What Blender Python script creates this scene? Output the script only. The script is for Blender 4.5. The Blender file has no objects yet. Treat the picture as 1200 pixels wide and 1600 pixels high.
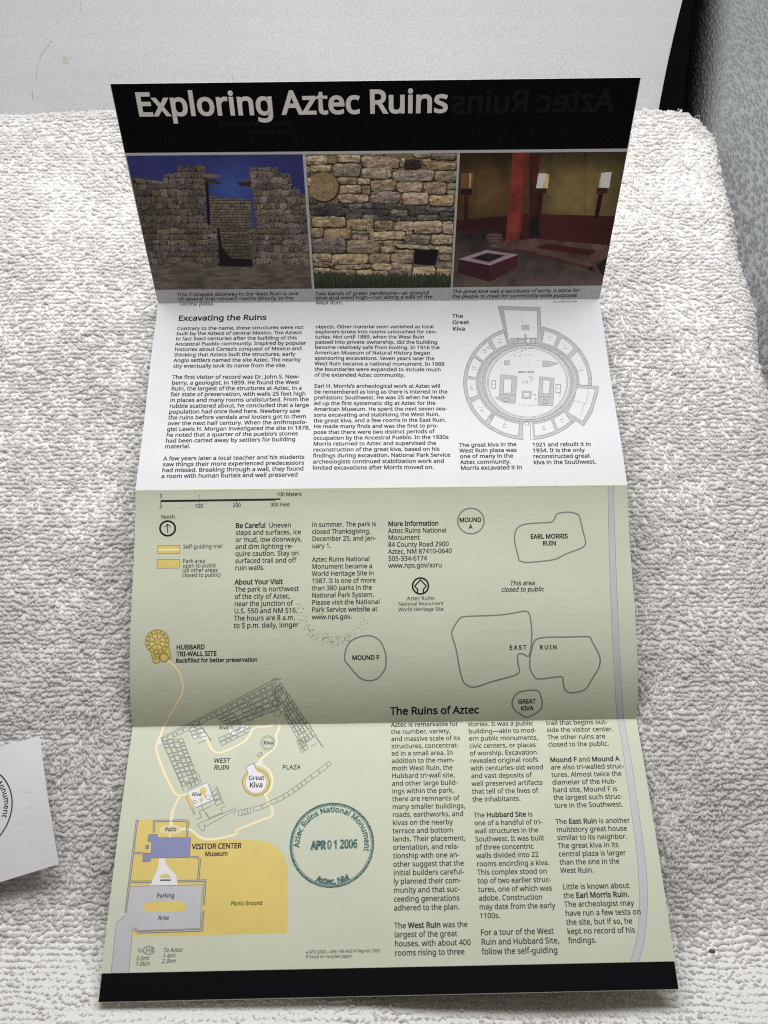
import bpy, bmesh, math, os
import numpy as np
from mathutils import Vector, Matrix

scene = bpy.context.scene
COL = scene.collection
R = math.radians
rng = np.random.default_rng(7)

# ------------------------------------------------------------------ camera
PITCH = R(17.32)            # tilt away from looking straight down
CAM_H = 420.0               # mm above the towel
FPX = 1550.0                # focal length in pixels of a 1200 x 1600 frame
cam = bpy.data.cameras.new('camera')
cam.sensor_fit = 'VERTICAL'
cam.sensor_height = 36.0
cam.sensor_width = 27.0
cam.lens = 36.0 * FPX / 1600.0
cam.clip_start = 0.01
cam.clip_end = 20.0
cam.dof.use_dof = True
cam.dof.focus_distance = 0.425
cam.dof.aperture_fstop = 19.0
cam_o = bpy.data.objects.new('camera', cam)
COL.objects.link(cam_o)
cam_o.location = (0, 0, CAM_H / 1000)
cam_o.rotation_euler = (PITCH, 0, 0)
scene.camera = cam_o

# ------------------------------------------------------------------ light
world = bpy.data.worlds.new('World')
scene.world = world
world.use_nodes = True
wb = world.node_tree.nodes['Background']
wb.inputs['Color'].default_value = (1.0, 0.89, 0.80, 1)
wb.inputs['Strength'].default_value = 0.155

def area(name, loc, target, size, power, col):
    l = bpy.data.lights.new(name, 'AREA')
    l.shape = 'RECTANGLE'
    l.size, l.size_y = size
    l.energy = power
    l.color = col
    o = bpy.data.objects.new(name, l)
    COL.objects.link(o)
    o.location = loc
    o.rotation_euler = (Vector(target) - Vector(loc)).to_track_quat('-Z', 'Y').to_euler()
    return o

area('overhead_key_light', (0.0, 0.46, 0.37), (0.0, 0.33, 0), (0.70, 0.34), 4.9, (0.97, 0.985, 1.0))  # unseen key lamp, low above the towel's far edge

scene.view_settings.view_transform = 'Standard'
scene.view_settings.look = 'None'
scene.view_settings.exposure = 0.0
scene.view_settings.gamma = 1.0
scene.cycles.use_denoising = False
scene.cycles.filter_width = 1.15
scene.cycles.use_adaptive_sampling = False
scene.cycles.max_bounces = 8
scene.cycles.diffuse_bounces = 6
scene.cycles.glossy_bounces = 3

# ------------------------------------------------------------------ geometry of view, used to read sizes off the photograph
f_h = np.array([0.0, -math.cos(PITCH), math.sin(PITCH)])
f_u = np.array([0.0, -math.sin(PITCH), -math.cos(PITCH)])

def from_cam(p):            # camera (x right, y down, z forward) mm -> world mm
    p = np.asarray(p, float)
    return np.stack([p[..., 0], p @ f_h, CAM_H + p @ f_u], -1)

def to_px(w):
    w = np.asarray(w, float)
    q = w - np.array([0, 0, CAM_H])
    x = q[..., 0]
    y = q[..., 1] * f_h[1] + q[..., 2] * f_u[1]
    z = q[..., 1] * f_h[2] + q[..., 2] * f_u[2]
    return np.stack([600 + FPX * x / z, 800 + FPX * y / z], -1)

def on_level(px, py, Z):    # point of height Z (mm) seen at a pixel
    d = from_cam([(px - 600) / FPX, (py - 800) / FPX, 1.0]) - np.array([0, 0, CAM_H])
    k = (Z - CAM_H) / d[2]
    return np.array([0, 0, CAM_H]) + d * k

# ------------------------------------------------------------------ materials
def lin(c):
    c = np.asarray(c, float) / 255.0
    return np.where(c <= 0.04045, c / 12.92, ((c + 0.055) / 1.055) ** 2.4)

def mat(name, col, rough=0.6, spec=0.5, metal=0.0, noise=None, sheen=0.0, bump=None):
    m = bpy.data.materials.new(name)
    m.use_nodes = True
    nt = m.node_tree
    b = nt.nodes['Principled BSDF']
    b.inputs['Base Color'].default_value = (*col, 1)
    b.inputs['Roughness'].default_value = rough
    b.inputs['Specular IOR Level'].default_value = spec
    b.inputs['Metallic'].default_value = metal
    if sheen:
        b.inputs['Sheen Weight'].default_value = sheen
        b.inputs['Sheen Roughness'].default_value = 0.6
    tc = nt.nodes.new('ShaderNodeTexCoord')
    if noise:
        scale, amt = noise[:2]
        col2 = noise[2] if len(noise) > 2 else tuple(c * (1 - amt) for c in col)
        n = nt.nodes.new('ShaderNodeTexNoise')
        n.inputs['Scale'].default_value = scale
        n.inputs['Detail'].default_value = 5
        r = nt.nodes.new('ShaderNodeValToRGB')
        r.color_ramp.elements[0].position = 0.35
        r.color_ramp.elements[1].position = 0.65
        r.color_ramp.elements[0].color = (*col2, 1)
        r.color_ramp.elements[1].color = (*col, 1)
        nt.links.new(tc.outputs['Object'], n.inputs['Vector'])
        nt.links.new(n.outputs['Fac'], r.inputs['Fac'])
        nt.links.new(r.outputs['Color'], b.inputs['Base Color'])
    if bump:
        n = nt.nodes.new('ShaderNodeTexNoise')
        n.inputs['Scale'].default_value = bump[0]
        n.inputs['Detail'].default_value = 4
        bp = nt.nodes.new('ShaderNodeBump')
        bp.inputs['Distance'].default_value = bump[1]
        bp.inputs['Strength'].default_value = 1.0
        nt.links.new(tc.outputs['Object'], n.inputs['Vector'])
        nt.links.new(n.outputs['Fac'], bp.inputs['Height'])
        nt.links.new(bp.outputs['Normal'], b.inputs['Normal'])
    return m

M_white = mat('white_coated_paper', (0.585, 0.595, 0.60), 0.55, 0.12, noise=(60, 0.03), bump=(35, 0.0004))
M_green = mat('pale_green_paper', (0.585, 0.615, 0.478), 0.5, 0.25, noise=(45, 0.04), bump=(35, 0.0004))
M_back = mat('paper_reverse', (0.7, 0.7, 0.69), 0.5, 0.5)
M_black = mat('black_print', (0.003, 0.003, 0.004), 0.5, 0.06)
M_ink = mat('black_ink', (0.014, 0.014, 0.014), 0.5, 0.15)
M_ghost = mat('dark_show_through', (0.012, 0.010, 0.012), 0.5, 0.06)
M_letter = mat('title_white_print', (0.86, 0.83, 0.77), 0.5, 0.4, noise=(80, 0.10))
M_grey_line = mat('grey_line_print', (0.20, 0.20, 0.19), 0.55, 0.3)
M_map_line = mat('map_grey_line_print', (0.25, 0.255, 0.23), 0.55, 0.2)
M_thin_line = mat('thin_grey_line_print', (0.12, 0.12, 0.115), 0.55, 0.3)
M_plan = mat('plan_grey_print', (0.40, 0.40, 0.41), 0.5, 0.4, noise=(900, 0.16))
M_road = mat('road_grey_print', (0.51, 0.51, 0.53), 0.5, 0.4, noise=(120, 0.04))
M_tan = mat('tan_print', (0.70, 0.545, 0.145), 0.5, 0.4, noise=(90, 0.05))
M_tan_l = mat('light_tan_print', (0.72, 0.60, 0.28), 0.5, 0.4)
M_trail = mat('trail_cream_print', (0.84, 0.78, 0.58), 0.5, 0.4)
M_blue = mat('blue_print', (0.215, 0.235, 0.42), 0.5, 0.4)
M_room = mat('room_white_print', (0.74, 0.73, 0.76), 0.5, 0.4)
M_stamp = mat('green_stamp_ink', (0.012, 0.062, 0.072), 0.6, 0.2, noise=(1500, 0.5, (0.17, 0.28, 0.25)))
M_fleck = mat('stamp_fleck_ink', (0.10, 0.145, 0.13), 0.6, 0.3)
M_stamp_k = mat('dark_stamp_ink', (0.012, 0.05, 0.052), 0.6, 0.3)
M_gho_p3 = mat('paper_show_through', (0.56, 0.585, 0.445), 0.5, 0.4)
M_gho_w = mat('white_show_through', (0.615, 0.62, 0.625), 0.5, 0.2)

# ------------------------------------------------------------------ object helpers
def tag(o, label=None, cat=None, group=None, kind=None):
    if label: o['label'] = label
    if cat: o['category'] = cat
    if group: o['group'] = group
    if kind: o['kind'] = kind
    return o

def empty(name, loc=(0, 0, 0)):
    o = bpy.data.objects.new(name, None)
    COL.objects.link(o)
    o.location = loc
    o.empty_display_size = 0.02
    return o

def mesh_obj(name, verts, faces, m, parent=None, smooth=False, solid=None):
    """verts in mm"""
    me = bpy.data.meshes.new(name)
    v = np.asarray(verts, float) / 1000.0
    if parent is not None:
        v = v - np.array(ORIGIN.get(parent.name, (0, 0, 0)))
    me.from_pydata(v.tolist(), [], [tuple(int(i) for i in f) for f in faces])
    me.materials.append(m)
    if smooth:
        me.polygons.foreach_set('use_smooth', [True] * len(me.polygons))
    me.update()
    o = bpy.data.objects.new(name, me)
    COL.objects.link(o)
    if parent is not None:
        o.parent = parent
        if parent.name in ORIGIN:
            ORIGIN[o.name] = ORIGIN[parent.name]
    return o
ORIGIN = {}

class Acc:                  # collects pieces of one print layer into ONE mesh
    def __init__(s): s.v, s.f, s.n = [], [], 0
    def add(s, v, f):
        v = np.asarray(v, float)
        s.v.append(v)
        s.f.extend([[i + s.n for i in q] for q in f])
        s.n += len(v)
    def build(s, name, m, parent):
        return mesh_obj(name, np.concatenate(s.v), s.f, m, parent)

# ------------------------------------------------------------------ the folded sheet
WID = 209.6
fold_px = [((171.8, 131.0), (1001.5, 121.0), 391.6),
           ((247.0, 474.0), (936.5, 467.3), 471.2),
           ((211.5, 766.2), (980.0, 758.0), 417.5),
           ((207.2, 1135.8), (994.5, 1123.4), 416.5),
           ((153.0, 1566.5), (1061.0, 1546.0), 356.5)]
folds = []
for (a, b, z) in fold_px:
    folds.append([from_cam([(q[0] - 600) / FPX * z, (q[1] - 800) / FPX * z, z]) for q in (a, b)])
folds = np.array(folds)

class Panel:
    def __init__(s, k, bulge):
        s.A, s.B = folds[k]
        s.D, s.C = folds[k + 1]
        s.len = np.linalg.norm((s.D + s.C) / 2 - (s.A + s.B) / 2)
        n = np.cross(s.B - s.A, s.D - s.A)
        n /= np.linalg.norm(n)
        if n[2] < 0: n = -n
        s.n = n
        s.bulge = bulge
    def P(s, st, lift=0.0):
        st = np.asarray(st, float)
        a, b = st[..., 0:1], st[..., 1:2]
        p = (s.A * (1 - a) + s.B * a) * (1 - b) + (s.D * (1 - a) + s.C * a) * b
        return p + s.n * (s.bulge(a, b) + lift)
    def inv(s, px):
        px = np.atleast_2d(np.asarray(px, float))
        st = np.full(px.shape, 0.5)
        e = 1e-4
        for _ in range(9):
            r = to_px(s.P(st)) - px
            ja = (to_px(s.P(st + [e, 0])) - to_px(s.P(st))) / e
            jb = (to_px(s.P(st + [0, e])) - to_px(s.P(st))) / e
            det = ja[:, 0] * jb[:, 1] - ja[:, 1] * jb[:, 0]
            da = (r[:, 0] * jb[:, 1] - r[:, 1] * jb[:, 0]) / det
            db = (ja[:, 0] * r[:, 1] - ja[:, 1] * r[:, 0]) / det
            st = st - np.stack([da, db], -1)
        return st
    def mm(s, px):
        return s.inv(px) * np.array([WID, s.len])
    def Pmm(s, q, lift=0.0):
        return s.P(np.asarray(q) / np.array([WID, s.len]), lift)

panels = [Panel(0, lambda a, b: 1.2 * np.sin(np.pi * b) * (0.6 + 0.4 * np.cos(2 * a))),
          Panel(1, lambda a, b: 0.9 * np.sin(2 * np.pi * b + 2.0 * a) * np.sin(np.pi * b)),
          Panel(2, lambda a, b: 8.2 * b * b * (1 - b) / 0.148 - 2.6 * 4 * b * (1 - b) + 0.3 * np.sin(5 * a) * np.sin(np.pi * b)),
          Panel(3, lambda a, b: 1.5 * 4 * b * (1 - b) + 0.35 * np.sin(6 * a) * np.sin(np.pi * b))]
fold3 = fold_px[3]

brochure = empty('brochure', (folds[1].mean(0) / 1000).tolist())
tag(brochure, 'unfolded park brochure with black title band, photographs and green map, on the towel', 'brochure')
ORIGIN['brochure'] = tuple(brochure.location)

GS, GT = 40, 48
def sheet(k, name, m, label):
    p = panels[k]
    s = np.linspace(0, 1, GS + 1); t = np.linspace(0, 1, GT + 1)
    tt, ss = np.meshgrid(t, s, indexing='ij')
    st = np.stack([ss, tt], -1).reshape(-1, 2)
    top = p.P(st); bot = p.P(st, -0.13)
    N = len(top); W = GS + 1
    F, FB = [], []
    for j in range(GT):
        for i in range(GS):
            a = j * W + i
            F.append((a, a + W, a + W + 1, a + 1))
            F.append((a + N, a + 1 + N, a + W + 1 + N, a + W + N))
    for j in range(GT):
        a = j * W; F.append((a, a + N, a + W + N, a + W))
        a = j * W + GS; F.append((a, a + W, a + W + N, a + N))
    for i in range(GS):
        a = i; F.append((a, a + 1, a + 1 + N, a + N))
        a = GT * W + i; F.append((a, a + N, a + 1 + N, a + 1))
    o = mesh_obj(name, np.concatenate([top, bot]), F, m, brochure, smooth=False)
    o['label'] = label
    return o

P1 = sheet(0, 'panel', M_white, 'upright top panel with the title and three photographs')
P2 = sheet(1, 'panel', M_white, 'white panel with two columns of history and a round plan')
P3 = sheet(2, 'panel', M_green, 'shaded pale green panel with mound outlines')
P4 = sheet(3, 'panel', M_green, 'bright pale green panel with the visitor center map')
PO = [P1, P2, P3, P4]

# ------------------------------------------------------------------ print helpers
LIFT = 0.015
def fill(acc, k, pts, layer, st=False):
    """filled polygon given in photo pixels, laid on panel k, cut to follow its curve"""
    p = panels[k]
    q = np.asarray(pts, float) if st else p.inv(pts)
    q = np.clip(q, 0.0002, 0.9998)
    bm = bmesh.new()
    vs = [bm.verts.new((a, b, 0)) for a, b in q]
    try: bm.faces.new(vs)
    except ValueError:
        bm.free(); return
    lo, hi = q.min(0), q.max(0)
    for j in range(1, GT):
        t = j / GT
        if lo[1] < t < hi[1]:
            bmesh.ops.bisect_plane(bm, geom=bm.verts[:] + bm.edges[:] + bm.faces[:], plane_co=(0, t, 0), plane_no=(0, 1, 0), dist=1e-7)
    for i in range(1, GS):
        t = i / GS
        if lo[0] < t < hi[0]:
            bmesh.ops.bisect_plane(bm, geom=bm.verts[:] + bm.edges[:] + bm.faces[:], plane_co=(t, 0, 0), plane_no=(1, 0, 0), dist=1e-7)
    bmesh.ops.triangulate(bm, faces=bm.faces[:])
    bm.verts.index_update()
    v = np.array([(x.co.x, x.co.y) for x in bm.verts])
    f = [[x.index for x in fa.verts] for fa in bm.faces]
    bm.free()
    acc.add(p.P(v, LIFT * layer), f)

def catmull(pts, closed, n=6):
    P = np.asarray(pts, float); N = len(P); out = []
    rngs = range(N if closed else N - 1)
    for i in rngs:
        if closed: a, b, c, d = P[(i - 1) % N], P[i], P[(i + 1) % N], P[(i + 2) % N]
        else: a, b, c, d = P[max(i - 1, 0)], P[i], P[i + 1], P[min(i + 2, N - 1)]
        for j in range(n):
            t = j / n
            out.append(0.5 * ((2 * b) + (-a + c) * t + (2 * a - 5 * b + 4 * c - d) * t * t + (-a + 3 * b - 3 * c + d) * t ** 3))
    if not closed: out.append(P[-1])
    return np.array(out)

def ribbon(acc, p, q, width, layer, closed=False):
    """q: points in panel millimetres"""
    q = np.asarray(q, float)
    keep = [0]
    for i in range(1, len(q)):
        if np.linalg.norm(q[i] - q[keep[-1]]) > 1e-3: keep.append(i)
    q = q[keep]
    if closed and np.linalg.norm(q[0] - q[-1]) < 1e-3: q = q[:-1]
    # densify long runs
    r = []
    n = len(q)
    for i in range(n if closed else n - 1):
        a, b = q[i], q[(i + 1) % n]
        m = max(1, int(np.linalg.norm(b - a) / 2.5))
        for j in range(m): r.append(a + (b - a) * j / m)
    if not closed: r.append(q[-1])
    q = np.array(r); n = len(q)
    if n < 2: return
    if closed:
        d0 = q - np.roll(q, 1, 0); d1 = np.roll(q, -1, 0) - q
    else:
        d = np.diff(q, axis=0)
        d0 = np.vstack([d[:1], d]); d1 = np.vstack([d, d[-1:]])
    d0 = d0 / np.linalg.norm(d0, axis=1, keepdims=True)
    d1 = d1 / np.linalg.norm(d1, axis=1, keepdims=True)
    t = d0 + d1
    l = np.linalg.norm(t, axis=1, keepdims=True); l[l < 1e-3] = 1
    t = t / l
    nrm = np.stack([-t[:, 1], t[:, 0]], -1)
    n0 = np.stack([-d0[:, 1], d0[:, 0]], -1)
    c = np.clip((nrm * n0).sum(1, keepdims=True), 0.45, 1)
    off = nrm * (width / 2) / c
    v = np.concatenate([q + off, q - off])
    f = []
    for i in range(n if closed else n - 1):
        j = (i + 1) % n
        f.append((i, j, n + j, n + i))
    acc.add(p.Pmm(v, LIFT * layer), f)

def fold3_y(x):
    (x0, y0), (x1, y1), _ = fold3
    return y0 + (y1 - y0) * (x - x0) / (x1 - x0)

def stroke(accs, pts, width, layer, closed=False, smooth=False, k=None):
    """pts in photo pixels; accs = {panel: Acc}; a line that crosses the last fold is cut there"""
    P = np.asarray(pts, float)
    if smooth: P = catmull(P, closed)
    if k is not None:
        ribbon(accs[k], panels[k], panels[k].mm(P), width, layer, closed); return
    side = P[:, 1] > fold3_y(P[:, 0])
    if side.all() or (~side).all():
        kk = 3 if side[0] else 2
        ribbon(accs[kk], panels[kk], panels[kk].mm(P), width, layer, closed); return
    if closed: P = np.vstack([P, P[:1]])
    runs, cur = [], [P[0]]
    for a, b in zip(P[:-1], P[1:]):
        sa, sb = a[1] - fold3_y(a[0]), b[1] - fold3_y(b[0])
        if sa * sb < 0:
            c = a + (b - a) * sa / (sa - sb)
            cur.append(c); runs.append(cur); cur = [c]
        cur.append(b)
    runs.append(cur)
    for r in runs:
        r = np.array(r)
        mid = r.mean(0) if len(r) > 2 else (r[0] + r[-1]) / 2
        kk = 3 if mid[1] > fold3_y(mid[0]) else 2
        q = panels[kk].mm(r)
        q[:, 1] = np.clip(q[:, 1], 0.02, panels[kk].len - 0.02)
        ribbon(accs[kk], panels[kk], q, width, layer)

# ------------------------------------------------------------------ lettering
font = None
try:
    fp = os.path.join(bpy.utils.resource_path('LOCAL'), 'datafiles', 'fonts', 'NotoSansHebrew-Regular.woff2')
    font = bpy.data.fonts.load(fp)      # Blender's own bundled humanist sans
except Exception:
    font = None
_tc = {}
def embolden(v, f, d):
    """push every outline point outwards by d"""
    cnt = {}
    for t in f:
        a = v[list(t)]
        ar = sum(a[i - 1][0] * a[i][1] - a[i][0] * a[i - 1][1] for i in range(len(a)))
        t = t if ar > 0 else t[::-1]
        for i in range(len(t)):
            e = (t[i - 1], t[i]); r = (t[i], t[i - 1])
            if r in cnt: del cnt[r]
            else: cnt[e] = 1
    nrm = [[] for _ in v]
    for a, b in cnt:
        q = v[b] - v[a]; l = math.hypot(*q)
        if l < 1e-6: continue
        n = np.array([q[1], -q[0]]) / l
        nrm[a].append(n); nrm[b].append(n)
    w = v.copy()
    for i, ns in enumerate(nrm):
        if not ns: continue
        m = np.sum(ns, 0); l = math.hypot(*m)
        if l < 1e-3: continue
        m = m / l
        w[i] += m * d / max(0.5, float(np.dot(m, ns[0])))
    return w
def glyphs(body, bold=0.0):
    key = (body, bold)
    if key in _tc: return _tc[key]
    c = bpy.data.curves.new('tmp', 'FONT')
    if font: c.font = font
    c.body = body
    c.size = 1.0
    c.resolution_u = 3
    o = bpy.data.objects.new('tmp', c)
    COL.objects.link(o)
    dg = bpy.context.evaluated_depsgraph_get()
    me = bpy.data.meshes.new_from_object(o.evaluated_get(dg))
    v = np.zeros(len(me.vertices) * 3)
    me.vertices.foreach_get('co', v)
    v = v.reshape(-1, 3)[:, :2]
    f = [tuple(p.vertices) for p in me.polygons]
    bpy.data.objects.remove(o); bpy.data.meshes.remove(me); bpy.data.curves.remove(c)
    if bold and f: v = embolden(v, f, bold)
    _tc[key] = (v, f)
    return _tc[key]

def adv(body, bold=0.0):
    return glyphs(body + '|', bold)[0][:, 0].max() - glyphs('|', bold)[0][:, 0].max()

def right_of(body, bold=0.0):
    return glyphs(body, bold)[0][:, 0].max()

XS = 0.955                  # the print's face is a little narrower
BOLD = 0.026
REG = 0.013
def segs(line, bold):       # "*bold* regular" markup
    out, b = [], False
    for i, part in enumerate(line.split('*')):
        if part: out.append((part, bold or (BOLD if i % 2 else REG)))
    return out

def natural(line, bold):
    x = 0.0; s = segs(line, bold)
    for t, b in s[:-1]: x += adv(t, b)
    return x + right_of(*s[-1])

def put_line(acc, k, origin, line, size, bold=0.0, layer=3, shear=0.0, xs=XS, mirror=False, slope=0.0):
    """origin: panel mm of the baseline's left end"""
    p = panels[k]; x = 0.0
    for t, b in segs(line, bold):
        v, f = glyphs(t, b)
        X = (v[:, 0] + x) * size * xs + v[:, 1] * size * shear
        Y = v[:, 1] * size
        if mirror: X = -X
        q = np.stack([origin[0] + X, origin[1] - Y + slope * X], -1)
        q[:, 1] = np.clip(q[:, 1], -5, p.len + 5)
        acc.add(p.Pmm(q, LIFT * layer), f)
        x += adv(t, b)

def column(k, lines, first, last, ref, right, bold=0.0, layer=3, shear=0.0, m=None, name='text_block', acc=None, xs=XS, slope=0.0):
    """a left-aligned block: photo pixels of the first and last baseline starts; line `ref` ends at pixel `right`"""
    p = panels[k]
    own = acc is None
    if own: acc = Acc()
    n = len(lines)
    o0, o1 = p.mm([first, last if last else first])
    os_ = [o0 + (o1 - o0) * (i / (n - 1) if n > 1 else 0) for i in range(n)]
    start_px = to_px(p.Pmm(os_[ref]))
    e = p.mm([(right, start_px[1])])[0]
    size = (e[0] - os_[ref][0]) / (natural(lines[ref], bold) * xs)
    for o, l in zip(os_, lines):
        if l: put_line(acc, k, o, l, size, bold, layer, shear, xs, slope=slope)
    if own: acc.build(name, m or M_ink, PO[k])
    return size

def Z(ox, oy, s):
    return lambda *pts: [(ox + x / s, oy + y / s) for x, y in pts]

# ------------------------------------------------------------------ panel 1: title, photographs, captions
a = Acc(); p = panels[0]
hb = p.inv([(190, 239.0), (981.5, 232.0)])[:, 1]
fill(a, 0, [(.0009, .0009), (.9991, .0009), (.9991, hb[1]), (.0009, hb[0])], 1, st=True)
a.build('title_band', M_black, P1)
a = Acc()
o, e = p.mm([(214.5, 180.8), (699.2, 178.6)])
sz = (e[0] - o[0]) / (natural('Exploring Aztec Ruins', 0.024) * 0.97)
put_line(a, 0, o, 'Exploring Aztec Ruins', sz, 0.024, 3, 0, 0.97)
a.build('title_lettering', M_letter, P1)
a = Acc()
o, e = p.mm([(957, 173.5), (705, 178)])
sz2 = (o[0] - e[0]) / (natural('Aztec Ruins', 0.024) * 0.97)
put_line(a, 0, o, 'Aztec Ruins', sz2, 0.024, 2, 0, 0.97, mirror=True)
a.build('show_through_lettering', M_ghost, P1)
for (x0, x1, y, t) in ((457.5, 341, 195.6, 'National Monument'), (457.5, 388, 208.7, 'New Mexico')):
    o, e = p.mm([(x0, y), (x1, y)]); a = Acc()
    put_line(a, 0, o, t, (o[0] - e[0]) / natural(t, 0.024), 0.024, 2, 0, 1.0, mirror=True)
    a.build('show_through_lettering', M_ghost, P1)

# ---- painted photographs: each is a generated picture on its own print area
def vnoise(x, y, seed):
    r = np.random.default_rng(seed).random((64, 64))
    xi = np.floor(x).astype(int); yi = np.floor(y).astype(int)
    fx = x - xi; fy = y - yi
    fx = fx * fx * (3 - 2 * fx); fy = fy * fy * (3 - 2 * fy)
    g = lambda i, j: r[j % 64, i % 64]
    return (g(xi, yi) * (1 - fx) + g(xi + 1, yi) * fx) * (1 - fy) + (g(xi, yi + 1) * (1 - fx) + g(xi + 1, yi + 1) * fx) * fy
def fbm(x, y, seed, o=4):
    s = 0; a = 0.5
    for i in range(o):
        s = s + a * vnoise(x * 2 ** i, y * 2 ** i, seed + i * 13); a *= 0.5
    return s / (1 - 0.5 ** o)
def inside(X, Y, poly):
    c = np.zeros(X.shape, bool); n = len(poly)
    for i in range(n):
        x1, y1 = poly[i]; x2, y2 = poly[(i + 1) % n]
        if y1 == y2: continue
        t = ((y1 > Y) != (y2 > Y)) & (X < (x2 - x1) * (Y - y1) / (y2 - y1) + x1)
        c ^= t
    return c

def masonry(X, Y, heights, wr, seed, warp=6.0, ws=30.0, mortar=2.0, split=0.0):
    """irregular coursed stone: returns stone id hash 0..1, distance to the joint, v within the stone"""
    r = np.random.default_rng(seed)
    Xw = X + warp * (fbm(X / ws, Y / ws, seed + 1, 3) - 0.5) * 2
    Yw = Y + warp * (fbm(X / ws + 9, Y / ws + 5, seed + 2, 3) - 0.5) * 2
    ys = np.concatenate([[-200], -200 + np.cumsum(r.uniform(*heights, 200))])
    j = np.clip(np.searchsorted(ys, Yw) - 1, 0, 199)
    ident = np.zeros(X.shape); dx = np.zeros(X.shape); u = np.zeros(X.shape); Wd = np.ones(X.shape)
    for c in np.unique(j):
        m = j == c
        xs = np.concatenate([[-300], -300 + np.cumsum(r.uniform(wr[0], wr[1], 200) * (0.6 if r.random() < split else 1))])
        i = np.clip(np.searchsorted(xs, Xw[m]) - 1, 0, 199)
        hsh = r.random(201)
        ident[m] = hsh[i]
        l = Xw[m] - xs[i]; rr = xs[i + 1] - Xw[m]
        dx[m] = np.minimum(l, rr); u[m] = l / (l + rr); Wd[m] = l + rr
    t = Yw - ys[j]; b = ys[j + 1] - Yw
    dy = np.minimum(t, b)
    rad = 7.0
    qx = np.maximum(rad - dx, 0); qy = np.maximum(rad - dy, 0)
    d = np.where((dx < rad) & (dy < rad), rad - np.hypot(qx, qy), np.minimum(dx, dy))
    return ident, d - mortar, t / (t + b)

def stonecolor(X, Y, ident, d, v, base, spread, dark, light, seed, gs=6.0):
    base = np.array(base, float)
    g = fbm(X / gs, Y / gs, seed + 5, 4) - 0.5
    k = 1 + spread * (ident - 0.5) * 2 + 0.55 * g
    c = base * k[..., None]
    c[..., 2] *= 1 + 0.12 * (np.sin(ident * 40) * 0.5)
    c += np.array([20, 18, 14]) * (np.clip(1 - d / 4, 0, 1) * (v < 0.35))[..., None]
    c -= np.array([30, 28, 22]) * (np.clip(1 - d / 5, 0, 1) * (v > 0.6))[..., None]
    mo = np.where((v > 0.5)[..., None], np.array(dark, float), np.array(light, float))
    w = np.clip(-d / 1.5 + 0.5, 0, 1)[..., None]
    return c * (1 - w) + mo * w * (0.8 + 0.4 * g[..., None])

def paint1(X, Y):
    sky = np.stack([36 + 0 * X, 37 + 0 * X, 84 + 0 * X], -1)
    f = np.exp(-((X - 690) / 160) ** 2) * np.clip((Y - 60) / 200, 0, 1)
    sky = sky + f[..., None] * np.array([6, 26, 34]) + 10 * (fbm(X / 60, Y / 40, 3) - 0.5)[..., None]
    img = sky
    e = 9 * (fbm(X / 14, Y / 14, 40, 3) - 0.5)
    # back wall through the doorway
    back = inside(X, Y + e, [(540, 330), (560, 318), (600, 335), (700, 338), (810, 345), (830, 800), (540, 800)])
    i, d, v = masonry(X, Y, (14, 22), (22, 48), 61, 4, 20, 1.2)
    cb = stonecolor(X, Y, i, d, v, (74, 67, 56), .16, (44, 38, 30), (70, 62, 50), 62)
    img = np.where(back[..., None], cb * (1.08 - 0.35 * np.clip((Y - 480) / 260, 0, 1))[..., None], img)
    # shadow on the ground inside the door
    sh = inside(X, Y, [(605, 520), (625, 640), (660, 690), (690, 716), (822, 722), (822, 765), (720, 770), (600, 762)])
    img = np.where(sh[..., None], np.array([20, 15, 18.0]), img)
    # main wall with the T shaped opening
    left = inside(X + e, Y + e, [(0, 205), (60, 205), (120, 208), (140, 222), (200, 228), (262, 232), (268, 190), (345, 182), (352, 140), (520, 132), (526, 300), (530, 470), (556, 508), (600, 525), (612, 760), (0, 800)])
    right = inside(X + e, Y + e, [(796, 148), (975, 142), (980, 180), (1050, 184), (1062, 235), (1068, 268), (1115, 280), (1122, 312), (1160, 320), (1200, 330), (1200, 780), (820, 756), (805, 640), (790, 545), (842, 515), (822, 340), (808, 250)])
    i, d, v = masonry(X, Y, (30, 48), (40, 92), 71, 15, 34, 1.6, .5)
    cw = stonecolor(X, Y, i, d, v, (84, 75, 68), .20, (40, 34, 32), (66, 58, 52), 73, 9)
    cw = cw * (0.72 + 0.42 * fbm(X / 90, Y / 90, 75, 2) + .5 * (fbm(X / 5, Y / 5, 76, 2) - .5))[..., None]
    cl = cw * (0.92 - 0.18 * np.clip((260 - X) / 260, 0, 1))[..., None]
    img = np.where(left[..., None], cl, img)
    cr = cw * np.array([1.02, 1.03, 1.04])
    img = np.where(right[..., None], cr, img)
    # dark reveals and broken lintel beams
    for poly in ([(516, 195), (540, 215), (545, 300), (556, 505), (536, 505), (528, 320), (520, 250)], [(596, 520), (612, 530), (628, 650), (640, 700), (618, 760), (608, 640)]):
        img = np.where(inside(X + e * .3, Y, poly)[..., None], np.array([20, 14, 16.0]), img)
    for poly, c in (([(500, 188), (560, 186), (628, 200), (600, 210), (560, 215), (505, 205)], (88, 74, 68)), ([(515, 208), (580, 218), (600, 232), (630, 250), (580, 248), (520, 235)], (48, 38, 36)),
                    ([(735, 222), (808, 214), (808, 228), (760, 232)], (72, 60, 54)), ([(722, 240), (808, 232), (808, 270), (760, 262), (740, 266)], (42, 32, 30))):
        img = np.where(inside(X + e * .4, Y + e * .6, poly)[..., None], np.array(c, float), img)
    # ground
    gr = Y + 1.6 * e > 748 + 12 * np.sin(X / 90) + np.where(X > 640, (X - 640) * 0.03, 0)
    cg = np.array([74, 66, 60.0]) * (0.62 + 0.75 * fbm(X / 55, Y / 14, 81, 5))[..., None]
    img = np.where(gr[..., None] & ~(sh & (Y < 766))[..., None], cg, img)
    return img

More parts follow.
